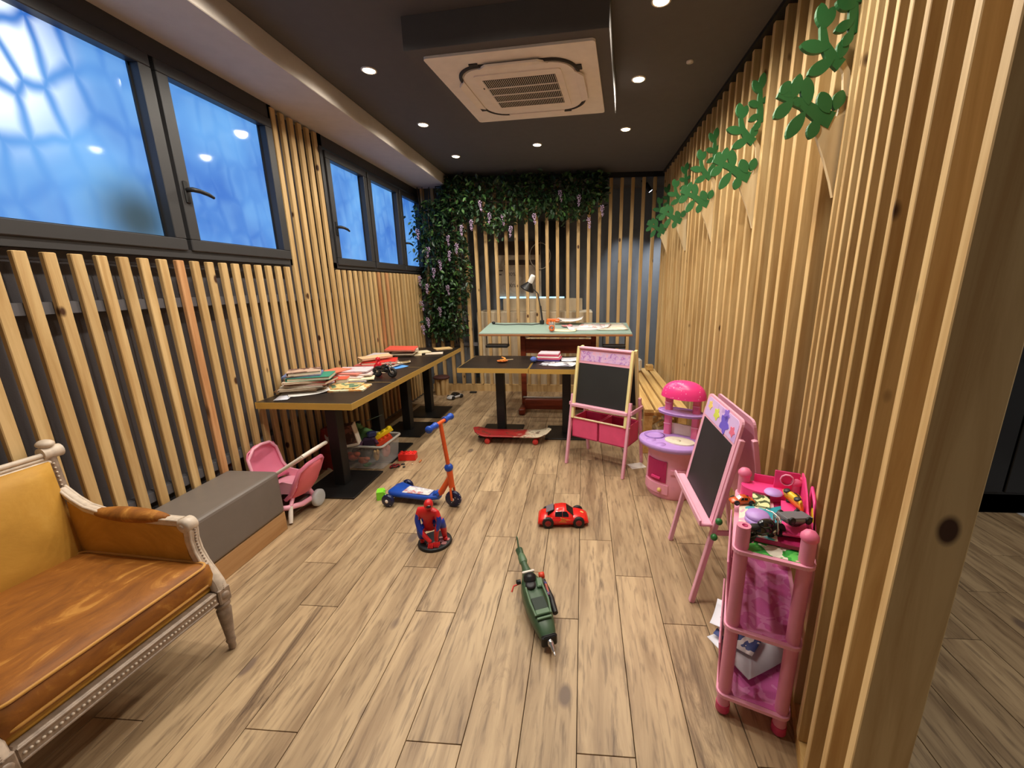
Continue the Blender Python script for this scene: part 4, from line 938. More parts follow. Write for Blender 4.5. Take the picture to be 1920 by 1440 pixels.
toycar('toy_car', 'tiny dark red toy car on the floor by the toy box', (-1.583, 3.06, 0), R(35), .085, mat('dark_red_toy', (150, 24, 30), .35))

# motorbikes
def motorbike(lab, loc, rz, S, tiltx=0):
    b = thing('toy_motorbike', lab, 'toy motorbike', loc, rz); b.rotation_euler = (tiltx, 0, rz); b.scale = (S, S, S)
    M_ch = MATS.get('chrome') or mat('chrome', (210, 205, 200), .2, metal=.9); M_bk = MATS.get('gloss_black') or mat('gloss_black', (14, 14, 15), .2, coat=.5)
    for x in (-.34, .36):
        wv = MB().tube([(x+.16*math.cos(a), 0, .222+.16*math.sin(a)) for a in [2*math.pi*i/20 for i in range(20)]], .062, 8, closed=True).build('wheel', M_tyre, b)
        MB().lathe([(0, -.03), (.09, -.02), (.10, 0), (.09, .02), (0, .03)], 14, T(x, 0, .222) @ RX(R(90))).build('hub', M_ch, wv)
    MB().ball((.06, 0, .47), (.20, .11, .10), 12, 8).build('tank', M_bk, b); MB().ball((.02, 0, .32), (.22, .13, .13), 12, 8).build('fairing', M_bk, b); MB().ball((-.33, 0, .36), (.13, .09, .07), 10, 7).build('tail', M_bk, b)
    MB().ball((-.22, 0, .43), (.19, .09, .05), 12, 8).build('seat', M_tyre, b)
    MB().box((.0, 0, .27), (.24, .15, .20), ch=.03).lathe([(.07, -.10), (.07, .10)], 10, T(.02, 0, .30) @ RX(R(90))).build('engine', M_ch, b)
    MB().tube([(.36, .06, .20), (.26, .06, .62)], .02, 6).tube([(.36, -.06, .20), (.26, -.06, .62)], .02, 6).build('fork', M_ch, b)
    MB().tube([(.20, -.22, .64), (.26, -.10, .66), (.26, .10, .66), (.20, .22, .64)], .018, 6).build('handlebar', M_ch, b)
    MB().ball((.33, 0, .56), (.06, .055, .055), 10, 8).build('headlamp', M_ch, b)
    MB().tube([(.08, .10, .20), (-.15, .12, .16), (-.48, .13, .19)], [.025, .03, .035], 8).build('exhaust', M_ch, b)
    MB().tube([(-.34, .06, .20), (-.05, .06, .30)], .02, 6).tube([(-.34, -.06, .20), (-.05, -.06, .30)], .02, 6).build('swingarm', M_bk, b)
    return b
motorbike('black toy motorbike on the front corner of the pink shelf', onshelf(.052, .040, ZT+.004), R(15), .150, R(6))
motorbike('black toy motorbike standing on the second table by the magazines', (-1.665, 3.215, .7505), R(-8), .20)
# ------------------------------------------------------------------ scooter (local x forward, y to its left; origin under the front wheel)
M_scor = mat('orange_tube', (222, 92, 38), .35); M_blue = mat('royal_blue_plastic', (28, 76, 176), .35); M_navy = speckle('navy_spotted', (20, 28, 66), (225, 225, 235), 42, .16, .3)
sc = thing('kick_scooter', 'orange and blue three-wheeled child scooter on the plank floor', 'scooter', (-0.885, 2.475, 0), R(-10.9))
def wheel(parent, x, y, r_, w_, name='wheel', material=None, rz=0):
    wo = MB().lathe([(0, -w_*.4), (r_*.8, -w_*.45), (r_*.95, -w_*.35), (r_, 0), (r_*.95, w_*.35), (r_*.8, w_*.45), (0, w_*.4)], 24, T(x, y, r_) @ RX(R(90))).build(name, material or M_navy, parent)
    MB().ball((x, y-w_*.45, r_), (.013, .006, .013), 10, 6).ball((x, y+w_*.45, r_), (.013, .006, .013), 10, 6).build('hub_cap', M_plastic_w, wo); return wo
wheel(sc, 0, 0, .060, .034); wheel(sc, -.445, .115, .046, .034); wheel(sc, -.445, -.115, .046, .034)
MB().tube([(-.445, -.12, .046), (-.445, .12, .046)], .008, 8).build('rear_axle', M_frame, sc)
rings = []
for x, hw, z0, z1 in ((-.485, .055, .055, .085), (-.45, .075, .045, .095), (-.36, .062, .042, .082), (-.24, .055, .040, .078), (-.15, .045, .042, .078), (-.105, .030, .048, .085)):
    rings.append([(x, -hw, z0+.008), (x, -hw*1.05, (z0+z1)/2), (x, -hw*.92, z1), (x, hw*.92, z1), (x, hw*1.05, (z0+z1)/2), (x, hw, z0+.008), (x, hw*.6, z0), (x, -hw*.6, z0)])
dk = MB().loft(rings).build('deck', M_blue, sc)
MB().prism([(-.41, -.05), (-.17, -.036), (-.17, .036), (-.41, .05)], .003, T(0, 0, .0815)).build('deck_sticker', blotch('deck_print', [(226, 224, 222), (232, 230, 226), (206, 200, 206), (196, 130, 130), (230, 228, 224)], 20, seed=8), dk)
MB().tube([(-.135, 0, .07), (-.09, 0, .10), (-.025, 0, .205), (-.012, 0, .235)], [.022, .021, .019, .019], 12).build('neck_tube', M_scor, sc)
MB().box((-.125, 0, .080), (.06, .062, .045), rot=RY(R(-38)), ch=.012).build('neck_clamp', M_blue, sc)
MB().tube([(.002, .026, .06), (-.004, .024, .14), (-.008, 0, .165)], .008, 8).tube([(.002, -.026, .06), (-.004, -.024, .14), (-.008, 0, .165)], .008, 8).build('fork', M_scor, sc)
MB().tube([(-.007, 0, .15), (-.016, 0, .28)], .021, 12).build('head_tube', M_scor, sc)
MB().ball((-.019, 0, .292), (.030, .030, .030), 14, 10).build('collar', M_blue, sc)
MB().tube([(-.018, 0, .28), (-.058, 0, .615)], .0135, 10).build('stem', M_scor, sc)
MB().tube([(-.058, -.13, .612), (-.058, .13, .612)], .013, 10).build('handlebar', M_scor, sc)
for s in (-1, 1): MB().lathe([(.021, 0), (.023, .01), (.019, .02), (.018, .075), (.025, .082), (.024, .092), (0, .094)], 14, T(-.058, s*.052, .612) @ RX(R(-90*s))).build('grip', M_blue, sc)

# ------------------------------------------------------------------ skateboard
sk = thing('skateboard', 'child skateboard with red and cream printed deck in front of the tables', 'skateboard', (-0.68, 3.690, 0), R(0))
n = 24; vs = []; fs = []
for i in range(n+1):
    u = 2*i/n-1; x = u*.385; zk = .085 + .050*max(0, (abs(u)-.62)/.38)**1.6
    hw = .098*math.sqrt(max(0.0, 1-max(0, (abs(u)-.70)/.30)**2.2))+.004
    for j in range(5):
        v = j/2-1; vs.append((x, v*hw, zk+.006*v*v)); 
m0 = len(vs); vs += [(a, b, c-.010) for a, b, c in vs]
for i in range(n):
    for j in range(4):
        a = i*5+j; fs += [(a, a+5, a+6, a+1), (m0+a, m0+a+1, m0+a+6, m0+a+5)]
    a = i*5; fs += [(a, m0+a, m0+a+5, a+5), (a+4, a+9, m0+a+9, m0+a+4)]
for a in (0, n*5):
    for j in range(4): fs.append((a+j, a+j+1, m0+a+j+1, m0+a+j) if a == 0 else (a+j, m0+a+j, m0+a+j+1, a+j+1))
def deckprint():
    m_, nt, b = newmat('skate_print'); N, L = nt.nodes, nt.links
    tc = N.new('ShaderNodeTexCoord'); sx = N.new('ShaderNodeSeparateXYZ'); L.new(tc.outputs['Object'], sx.inputs[0])
    no = N.new('ShaderNodeTexNoise'); no.inputs['Scale'].default_value = 12; no.inputs['Detail'].default_value = 4; L.new(tc.outputs['Object'], no.inputs['Vector'])
    ad = N.new('ShaderNodeMath'); ad.operation = 'MULTIPLY_ADD'; L.new(no.outputs['Fac'], ad.inputs[0]); ad.inputs[1].default_value = .5; L.new(sx.outputs['X'], ad.inputs[2])
    cr = N.new('ShaderNodeValToRGB'); e = cr.color_ramp.elements; e[0].position = .32; e[0].color = lin((176, 40, 42)); e[1].position = .45; e[1].color = lin((228, 214, 186)); L.new(ad.outputs[0], cr.inputs['Fac'])
    n2 = N.new('ShaderNodeTexNoise'); n2.inputs['Scale'].default_value = 20; n2.inputs['Distortion'].default_value = 1; L.new(tc.outputs['Object'], n2.inputs['Vector'])
    c2 = N.new('ShaderNodeValToRGB'); c2.color_ramp.interpolation = 'CONSTANT'; e = c2.color_ramp.elements; e[0].position = 0; e[0].color = (0, 0, 0, 1); e[1].position = .6; e[1].color = (.8, .8, .8, 1); L.new(n2.outputs['Fac'], c2.inputs['Fac'])
    mx = N.new('ShaderNodeMix'); mx.data_type = 'RGBA'; L.new(c2.outputs['Color'], mx.inputs['Factor']); L.new(cr.outputs['Color'], mx.inputs['A']); mx.inputs['B'].default_value = lin((96, 62, 48))
    L.new(mx.outputs['Result'], b.inputs['Base Color']); b.inputs['Roughness'].default_value = .45; return m_
MB().add(vs, fs, True).build('deck', deckprint(), sk)
for x in (-.235, .235):
    tk = MB().box((x, 0, .062), (.05, .09, .03), ch=.006).tube([(x, -.07, .034), (x, .07, .034)], .008, 8).build('truck', M_redrim, sk)
    for s in (-1, 1): MB().lathe([(0, -.018), (.024, -.018), (.028, -.012), (.028, .012), (.024, .018), (0, .018)], 18, T(x, s*.066, .028) @ RX(R(90))).lathe([(0, .019), (.010, .019)], 10, T(x, s*.066, .028) @ RX(R(90*s)), cap=False).build('wheel', mat('red_wheel_%d%d' % (x > 0, s), (206, 56, 50), .45), tk)

# ------------------------------------------------------------------ crouching toy figure on a round base
M_figred = mat('toy_red', (206, 34, 36), .4); M_figblue = mat('toy_blue', (30, 54, 150), .35)
fg = thing('toy_figure', 'crouching red and blue toy figure on a round dark base', 'toy figure', (-0.872, 2.068, 0), R(0))
MB().lathe([(.098, 0), (.100, .006), (.097, .016), (.094, .018), (0, .018)], 32).build('base', M_black, fg)
for i, (x, y, a, r_) in enumerate([(.035, -.055, .3, .017), (.066, -.030, .9, .017), (-.002, -.072, 0, .016), (.012, -.035, .2, .016), (.046, -.008, .7, .016), (.074, .008, 1.3, .015), (-.022, -.045, -.2, .014), (.030, .020, 0, .012)]):
    MB().prism([(x+px, y+py) for px, py in rrect(r_*1.7, r_*1.6, .005, 2)], .004, T(0, 0, .018)).build('base_stone', mat('stone_%d' % i, (168+8*(i % 3), 120+5*(i % 2), 124), .35), fg)
def skin(name, verts, edges, radii, material, parent, lv=2):
    me = bpy.data.meshes.new(name); me.from_pydata(verts, edges, []); o = bpy.data.objects.new(name, me); C.objects.link(o)
    md = o.modifiers.new('skin', 'SKIN'); md.use_smooth_shade = True
    sl = me.skin_vertices[0].data if me.skin_vertices else None
    if sl is None:
        bm = bmesh.new(); bm.from_mesh(me); bm.verts.layers.skin.verify(); bm.to_mesh(me); bm.free(); sl = me.skin_vertices[0].data
    for i, r_ in enumerate(radii): sl[i].radius = (r_, r_) if not isinstance(r_, tuple) else r_
    sl[0].use_root = True
    subs(o, lv)
    dg = bpy.context.evaluated_depsgraph_get(); m2 = bpy.data.meshes.new_from_object(o.evaluated_get(dg))
    bpy.data.objects.remove(o); m2.polygons.foreach_set('use_smooth', [True]*len(m2.polygons))
    q = bpy.data.objects.new(name, m2); C.objects.link(q); q.parent = parent; m2.materials.clear()
    for mm in (material if isinstance(material, (list, tuple)) else [material]): m2.materials.append(mm)
    return q
# faces -y / +x (towards the camera and a little right); one continuous body, coloured by region
bv = [(-.035, .020, .105),                                        # 0 pelvis
      (-.030, .000, .150), (-.022, -.018, .205), (-.012, -.030, .245), (-.006, -.038, .262),     # spine, chest, neck base, neck
      (-.072, -.012, .222), (-.086, -.028, .165), (-.062, -.052, .110), (-.015, -.062, .062), (.004, -.066, .045),     # right arm: shoulder, mid, elbow-ish, wrist, hand
      (.035, -.030, .220), (.052, -.040, .170), (.038, -.058, .115), (.030, -.052, .062), (.034, -.056, .044),           # left arm
      (-.060, .010, .095), (-.066, -.048, .118), (-.068, -.030, .060), (-.066, -.020, .028), (-.062, -.045, .024),       # right leg: hip, knee, shin, ankle, toe
      (.000, .010, .110), (.062, -.030, .172), (.060, -.005, .10), (.056, .018, .030), (.070, -.008, .025)]              # left leg: knee high
be = [(0, 1), (1, 2), (2, 3), (3, 4), (2, 5), (5, 6), (6, 7), (7, 8), (8, 9), (2, 10), (10, 11), (11, 12), (12, 13), (13, 14), (0, 15), (15, 16), (16, 17), (17, 18), (18, 19), (0, 20), (20, 21), (21, 22), (22, 23), (23, 24)]
br = [.034, .034, (.045, .036), .022, .016, .024, .018, .016, .013, .012, .022, .018, .015, .012, .012, .028, .024, .019, .014, .013, .028, .025, .020, .014, .013]
bodyo = skin('body', bv, be, br, [M_figred, M_figblue], fg)
for p in bodyo.data.polygons:
    c = p.center
    arm = c.x < -.072 and .12 < c.z < .205 and c.y < 0 or (c.x > .040 and .125 < c.z < .205 and c.y < -.034)
    leg = (c.z < .175 and c.z > .05 and (c.x < -.045 or (c.x > .005 and c.z > .118 and c.y > -.05))) or (c.z < .135 and c.y > -.005 and c.x < .03)
    p.material_index = 1 if (arm or leg) else 0
MB().ball((.002, -.052, .285), (.026, .029, .032), 18, 12).build('head', M_figred, fg)
MB().ball((.010, -.074, .284), (.016, .010, .010), 12, 8).build('visor', mat('dark_visor', (40, 30, 34), .2), fg)
for hx, hy, s in ((.004, -.066, 1), (.034, -.056, 1)):
    for i in range(4): MB().tube([(hx-.009+.006*i, hy-.004, .046), (hx-.012+.008*i, hy-.016, .034), (hx-.012+.008*i, hy-.020, .022)], [.0042, .0038, .003], 6).build('finger', M_figred, fg)
    MB().tube([(hx+.012, hy+.002, .046), (hx+.017, hy-.004, .036), (hx+.017, hy-.008, .027)], [.0044, .004, .0034], 6).build('thumb', M_figred, fg)

# ------------------------------------------------------------------ toy helicopter lying on the floor (local x forward = nose)
M_army = mat('army_green', (58, 84, 58), .42, vary=.18, scale=18); M_army2 = mat('army_green_light', (84, 112, 82), .42); M_chr = mat('bright_chrome', (215, 215, 215), .2, metal=.9)
he = thing('toy_helicopter', 'dark green toy army helicopter without rotor on the plank floor', 'toy helicopter', (-0.205, 1.575, 0), math.atan2(-.50, .205)); he.scale = (1, -1, 1)
rings = []
for x, hw, z0, z1 in ((.205, .030, .030, .062), (.17, .040, .016, .088), (.11, .050, .010, .100), (.04, .056, .008, .105), (-.03, .057, .008, .112), (-.09, .050, .012, .122), (-.13, .036, .030, .120), (-.16, .020, .050, .110)):
    zm = (z0+z1)/2; rings.append([(x, -hw*.6, z0), (x, -hw, zm*.9), (x, -hw*.92, z1*.86), (x, -hw*.6, z1), (x, hw*.6, z1), (x, hw*.92, z1*.86), (x, hw, zm*.9), (x, hw*.6, z0)])
MB().loft(rings).build('fuselage', M_army, he)
MB().box((.062, 0, .1055), (.075, .062, .008), ch=.002).build('cockpit_floor', mat('cockpit_dark', (22, 40, 28), .6), he)
for s in (-1, 1): MB().tube([(.125, s*.034, .103), (.06, s*.042, .118), (-.03, s*.040, .124)], .0055, 6).build('cockpit_rail', M_army2, he)
MB().box((.112, 0, .104), (.03, .064, .014), ch=.003).box((.14, 0, .100), (.012, .066, .010), ch=.002).build('cockpit_bulkhead', M_army2, he)
MB().box((.205, 0, .046), (.02, .068, .052), ch=.006).build('nose_intake', M_black, he)
MB().lathe([(.012, 0), (.012, .022), (.007, .024), (.007, .05), (.004, .052), (.004, .075)], 12, T(.213, .0, .050) @ RY(R(90))).build('nose_gun', M_chr, he)
MB().lathe([(.030, 0), (.030, .012), (.020, .014), (.020, .022), (0, .022)], 20, T(-.085, .006, .122)).build('rotor_hub', M_black, he)
MB().lathe([(.025, 0), (.025, .010), (.012, .012), (0, .012)], 20, T(-.045, .012, .116)).build('rotor_gear', mat('dark_gear', (30, 28, 30), .5), he)
MB().box((-.05, -.034, .117), (.06, .03, .016), rot=R(8), ch=.004).build('engine_cover', M_army2, he)
MB().box((-.135, 0, .122), (.012, .062, .012), ch=.003).build('white_band', M_plastic_w, he)
MB().tube([(-.14, 0, .090), (-.20, 0, .100), (-.27, .0, .106), (-.33, .0, .110)], [.030, .018, .016, .020], 12).build('tail_boom', M_army, he)
MB().lathe([(.017, 0), (.022, .012), (.020, .05), (.010, .075), (.006, .10), (0, .112)], 14, T(-.225, 0, .104) @ RY(R(-86))).build('tail_section', M_army2, he)
MB().prism([(0, 0), (.05, .055), (.028, .062), (-.03, .0)], .006, T(-.315, .003, .118) @ RZ(R(180)) @ RX(R(90))).build('tail_fin', M_army, he)
MB().lathe([(0, -.014), (.016, -.012), (.016, .012), (0, .014)], 14, T(-.115, -.062, .100) @ RX(R(90))).build('fuel_pod', mat('red_orange_plastic', (214, 66, 38), .4), he)
MB().tube([(-.10, -.066, .082), (.0, -.074, .062), (.08, -.070, .048)], [.012, .015, .013], 8).build('side_skid', mat('skid_black', (24, 22, 24), .5), he)
MB().box((-.03, -.064, .088), (.09, .012, .02), rot=R(6), ch=.003).build('side_decal', blotch('decal', [(190, 180, 160), (60, 52, 110), (170, 80, 50), (80, 92, 70)], 50), he)
MB().tube([(-.095, .05, .10), (-.09, .085, .098), (-.075, .098, .080)], .004, 6).build('red_clip', mat('red_clip', (206, 60, 46), .45), he)
MB().lathe([(.011, 0), (.012, .02), (0, .022)], 10, T(-.10, .048, .105) @ RX(R(-90))).build('side_pod', M_black, he)

# ------------------------------------------------------------------ doll pushchair between bench and table
M_dollpink = mat('doll_pink', (240, 136, 168), .4); M_dollsalmon = mat('doll_salmon', (238, 118, 130), .45); M_dollpale = mat('doll_pale', (246, 176, 196), .4); M_lgrey = mat('light_grey_tyre', (196, 200, 200), .5)
ds = thing('doll_pushchair', 'pink plastic doll pushchair with white handle beside the bench block', 'doll pushchair', (-1.985, 2.36, 0), R(0))
def shell(mb, pts, w0, w1, bulge, n=10, th=.008, axis=1):
    """a curved plate: pts = profile in x,z; swept in y with half widths w0..w1, bulging outwards at the middle"""
    m_ = len(pts); vs = []
    for off in (0, th):
        for i, (x, z) in enumerate(pts):
            hw = w0+(w1-w0)*i/(m_-1)
            if i == m_-1: hw *= .55
            elif i == m_-2: hw *= .88
            for j in range(n+1):
                v = 2*j/n-1; vs.append((x+bulge*(1-v*v)+off, v*hw, z))
    k0 = m_*(n+1); fs = []
    for i in range(m_-1):
        for j in range(n):
            a = i*(n+1)+j; fs += [(a, a+n+1, a+n+2, a+1), (k0+a, k0+a+1, k0+a+n+2, k0+a+n+1)]
        a = i*(n+1); b_ = a+n; fs += [(a, k0+a, k0+a+n+1, a+n+1), (b_, b_+n+1, k0+b_+n+1, k0+b_)]
    for j in range(n):
        a = (m_-1)*(n+1)+j; fs += [(j, j+1, k0+j+1, k0+j), (a, k0+a, k0+a+1, a+1)]
    return mb.add(vs, fs, True)
shell(MB(), [(.02, .135), (.09, .15), (.135, .21), (.165, .28), (.185, .345), (.195, .375)], .10, .115, .035).build('backrest', M_dollsalmon, ds)
rim = [(.055, -.105, .14), (.11, -.118, .19), (.15, -.122, .27), (.185, -.115, .345), (.215, -.065, .380), (.222, 0, .384), (.215, .065, .380), (.185, .115, .345), (.15, .122, .27), (.11, .118, .19), (.055, .105, .14)]
MB().tube(rim, .014, 8).build('backrest_rim', M_dollpink, ds)
shell(MB(), [(-.06, .225), (-.10, .255), (-.125, .31), (-.14, .38), (-.145, .43), (-.145, .462), (-.143, .475)], .125, .125, -.035, th=-.008).build('front_shield', M_dollpink, ds)
MB().tube([(-.06, -.125, .225), (-.12, -.128, .30), (-.143, -.120, .42), (-.143, -.07, .474), (-.148, 0, .482), (-.143, .07, .474), (-.143, .120, .42), (-.12, .128, .30), (-.06, .125, .225)], .010, 8).build('shield_rim', M_dollpale, ds)
MB().prism([(px-.0, py) for px, py in rrect(.22, .22, .06)], .02, T(.0, 0, .185)).build('seat', M_dollpale, ds)
for s in (-1, 1):
    MB().prism([(-.10, .19), (.10, .19), (.15, .26), (.06, .275), (.0, .25), (-.10, .27)], .012, T(0, s*.115+.006, 0) @ RX(R(90))).build('side_wing', M_dollpale, ds)
    MB().tube([(-.10, s*.135, .205), (-.06, s*.138, .275), (.02, s*.138, .325), (.14, s*.138, .40), (.225, s*.12, .455)], [.011, .011, .011, .012, .010], 8).build('handle_arm', M_plastic_w, ds)
    MB().tube([(s*.09, .03, .19), (s*.125, .075, .06)], [.016, .014], 8).build('leg', M_dollpale, ds); MB().tube([(s*.08, -.05, .19), (s*.10, -.13, .11)], [.014, .012], 8).build('leg', M_dollpale, ds)
    pass
    wv = MB().lathe([(.02, -.016), (.05, -.018), (.060, -.010), (.060, .010), (.05, .018), (.02, .016)], 22, T(.015+s*.128, .075, .060) @ RY(R(90))).build('wheel', M_lgrey, ds)
    MB().lathe([(0, -.010), (.034, -.012), (.04, 0), (.034, .012), (0, .010)], 16, T(.015+s*.128, .075, .060) @ RY(R(90))).build('wheel_hub', mat('hub_grey_%d' % s, (120, 124, 126), .5), wv)
    MB().tube([(s*.10, -.13, .11), (s*.108, -.155, .055), (s*.112, -.168, .012)], [.012, .014, .012], 8).build('front_foot', M_plastic_w, ds)
MB().tube([(.225, -.12, .455), (.245, -.06, .468), (.248, 0, .470), (.245, .06, .468), (.225, .12, .455)], .013, 8).build('handle_grip', M_plastic_w, ds)
MB().tube([(-.09, -.14, .105), (0, -.165, .10), (.09, -.14, .105), (.125, -.06, .088), (.12, .05, .075), (.06, .10, .075), (-.06, .10, .075), (-.12, .05, .075), (-.125, -.06, .088)], .018, 8, closed=True).build('base_ring', M_dollpale, ds)
MB().box((.0, -.03, .085), (.19, .19, .012), ch=.003).build('basket', mat('basket_brown', (92, 76, 70), .8, vary=.4, scale=30), ds)

# ------------------------------------------------------------------ toy box and loose toys under the tables
def clearplastic():
    m_, nt, b = newmat('clear_plastic'); N, L = nt.nodes, nt.links
    b.inputs['Base Color'].default_value = (.72, .72, .70, 1); b.inputs['Roughness'].default_value = .2; b.inputs['Alpha'].default_value = .16; return m_
tb = thing('storage_box', 'clear plastic storage box full of toys under the second table', 'storage box', (-1.825, 3.135, 0.0158), R(-2))
M_clear = clearplastic()
def tub(k0, k1, z0, z1, th):
    o_ = MB(); a = rrect(.40, .325, .03, 4)
    A0 = [(x*k0, y*k0, z0) for x, y in a]; A1 = [(x*k1, y*k1, z1) for x, y in a]; B1 = [(x*(k1-th), y*(k1-th), z1) for x, y in a]; B0 = [(x*(k0-th), y*(k0-th), z0+.004) for x, y in a]
    return o_.loft([A0, A1, B1, B0])
tub(.90, .99, .0, .205, .02).build('tub', M_clear, tb)
MB().tube([(x*1.01, y*1.01, .203) for x, y in rrect(.40, .325, .03, 4)], .010, 8, closed=True).build('rim', mat('milky_rim', (196, 194, 186), .35), tb)
def onbox(x, y, z): v = RZ(R(-2)) @ Vector((x, y, z)); return (-1.825+v.x, 3.135+v.y, v.z+.0158)
def studbrick(name, lab, loc, rot, nx, ny, u, h, material, mat2=None, group=None):
    b_ = thing(name, lab, 'toy brick', loc, 0, group); b_.rotation_euler = rot
    MB().box((0, 0, h/2), (nx*u, ny*u, h), ch=.002).build('block', material, b_)
    for i in range(nx):
        for j in range(ny): MB().lathe([(u*.31, 0), (u*.31, u*.2), (u*.27, u*.24), (0, u*.24)], 12, T((i-(nx-1)/2)*u, (j-(ny-1)/2)*u, h)).build('stud', material, b_)
    return b_
M_bred = mat('brick_red', (228, 44, 36), .4); M_byel = mat('brick_yellow', (246, 216, 30), .4); M_lime = mat('lime_green', (132, 220, 44), .45)
studbrick('toy_brick', 'big red eight-stud toy brick on the floor by the storage box', (-1.540, 3.225, 0), (0, 0, R(8)), 4, 2, .037, .062, M_bred)
lb = studbrick('toy_brick', 'small lime green toy brick on the floor near the scooter', (-1.475, 2.545, 0.031), (0, R(90), R(20)), 2, 2, .033, .050, M_lime)
studbrick('toy_brick', 'yellow four-stud toy brick on top of the full storage box', onbox(.10, .05, .225), (R(8), R(-24), R(38)), 4, 1, .046, .034, M_byel)
studbrick('toy_brick', 'red-orange toy brick under the yellow one in the storage box', onbox(.115, .035, .175), (R(8), R(-24), R(38)), 4, 2, .036, .038, mat('brick_orange_red', (226, 70, 34), .4))
M_fgreen = mat('toy_green', (104, 148, 88), .5, vary=.2)
gf_ = thing('toy_figure', 'muscular green toy figure sticking out of the storage box', 'toy figure', onbox(-.075, .02, .16), R(-15))
skin('body', [(0, 0, 0), (0, 0, .05), (0, -.01, .10), (0, -.015, .135), (0, -.022, .165), (-.055, -.01, .115), (-.085, -.03, .065), (-.075, -.065, .015), (.055, .0, .118), (.11, .01, .100), (.155, -.02, .085)],
     [(0, 1), (1, 2), (2, 3), (3, 4), (2, 5), (5, 6), (6, 7), (2, 8), (8, 9), (9, 10)], [.034, .036, (.05, .036), .018, .022, .028, .024, .018, .028, .023, .018], M_fgreen, gf_)
MB().ball((0, -.028, .176), (.024, .026, .026), 12, 8).build('head', M_fgreen, gf_)
MB().ball((0, -.022, .190), (.024, .024, .018), 10, 6).build('hair', mat('dark_hair', (24, 34, 22), .6), gf_)
MB().tube([(-.075, -.065, .015), (-.070, -.08, .0)], .016, 8).build('fist', M_fgreen, gf_)
tag(MB().tube([(0, 0, 0), (.13, .02, .05)], [.004, .002], 6).build('toy_sword', mat('green_grey', (110, 128, 112), .4)), 'thin grey-green toy blade above the green figure', 'toy').location = onbox(-.02, .03, .36)
tn = thing('toy_robot', 'navy and purple toy robot in the middle of the storage box', 'toy', onbox(.035, -.06, .17), R(20))
MB().box((0, 0, .04), (.10, .07, .07), ch=.012).build('torso', mat('dark_purple', (52, 34, 62), .4), tn); MB().box((.02, .02, .095), (.07, .05, .05), rot=R(20), ch=.010).build('head', mat('navy_toy', (34, 44, 92), .35), tn); MB().tube([(-.05, -.02, .05), (-.075, -.045, .02)], .014, 8).build('arm', mat('purple_arm', (78, 42, 72), .4), tn); MB().tube([(.05, -.02, .05), (.07, -.05, .03)], .014, 8).build('arm', MATS['purple_arm'], tn)
# toys seen through the wall of the box
for i, (nm, lab, x, y, z, s, c) in enumerate([('toy_ball', 'orange-red toy ball seen through the left of the storage box', -.10, -.10, .085, (.05, .04, .035), (206, 84, 44)), ('toy_dinosaur', 'orange toy animal low in the middle of the storage box', .0, -.12, .06, (.045, .03, .028), (190, 96, 52)), ('toy_lion', 'tan toy animal near the right corner of the storage box', .115, -.11, .105, (.022, .025, .045), (196, 158, 92)), ('toy_frog', 'small green toy at the bottom of the storage box', .03, -.125, .024, (.035, .022, .018), (70, 118, 60)), ('toy_cup', 'grey toy cup inside the storage box', -.03, -.02, .09, (.05, .04, .06), (96, 100, 98)), ('toy_animal', 'dusty pink toy on the right inside the storage box', .13, .02, .09, (.03, .05, .05), (190, 120, 112)), ('toy_piece', 'dark toy piece at the bottom left of the storage box', -.12, .0, .06, (.05, .06, .05), (58, 50, 48))]):
    o = MB().ball((0, 0, 0), s, 12, 8).ball((s[0]*.8, -s[1]*.2, s[2]*.7), tuple(q*.6 for q in s), 10, 7).ball((-s[0]*.5, 0, s[2]*.6), tuple(q*.5 for q in s), 8, 6).build(nm, mat(nm + '_paint', c, .5)); o.location = onbox(x, y, z); tag(o, lab, 'toy', 'toys inside the storage box')
gb = thing('game_box', 'brown and white cardboard game box leaning against the storage box', 'box', (-1.895, 2.985, .232), R(12)); gb.rotation_euler = (R(6), R(-8), R(14))
MB().box((0, 0, .09), (.12, .07, .18), ch=.003).build('carton', blotch('box_print', [(58, 38, 32), (72, 48, 40), (120, 80, 66), (52, 34, 30)], 16), gb)
MB().box((.064, 0, .09), (.012, .074, .185), ch=.003).box((0, -.038, .008), (.12, .006, .02)).build('white_edge', mat('white_card', (226, 214, 196), .7), gb)
bg = thing('paper_bag', 'red and white paper bag on the floor behind the first table column', 'bag', (-2.125, 3.045, 0.0), R(90))
rings = [[(x*k, y*k2, z) for x, y in rrect(.14, .11, .01, 2)] for z, k, k2 in ((0, 1, 1), (.12, 1.02, .95), (.26, .98, .7), (.36, 1.0, .3))]
MB().loft(rings).build('sack', blotch('bag_print', [(122, 30, 26), (140, 34, 30), (196, 180, 170), (110, 26, 24)], 6, seed=3), bg)
for i, (x, y, sx, sy, c, l) in enumerate([(-1.535, 3.11, .03, .02, (60, 52, 48), 'tiny grey toy part on the floor in front of the red brick'), (-1.505, 3.06, .022, .014, (30, 24, 22), 'tiny black toy part on the floor nearest the scooter'), (-1.455, 3.115, .014, .014, (214, 190, 160), 'tiny cream toy bead on the floor by the red brick'), (-1.41, 3.18, .05, .012, (190, 110, 60), 'small orange toy strip on the floor right of the red brick')]):
    tag(MB().box((x, y, .006), (sx, sy, .012), rot=R(30*i), ch=.003).build('toy_part', mat('toy_part_%d' % i, c, .5)), l, 'toy part', 'small toy parts on the floor')
lgs = thing('log_stool', 'small bundle-of-logs stool on the floor below the far table', 'stool', (-1.985, 5.42, 0))
for i in range(7):
    a = i*math.pi/3; r_ = 0 if i == 6 else .068
    MB().tube([(r_*math.cos(a), r_*math.sin(a), 0), (r_*math.cos(a), r_*math.sin(a), .23)], .034, 10).build('log', M_slat, lgs)
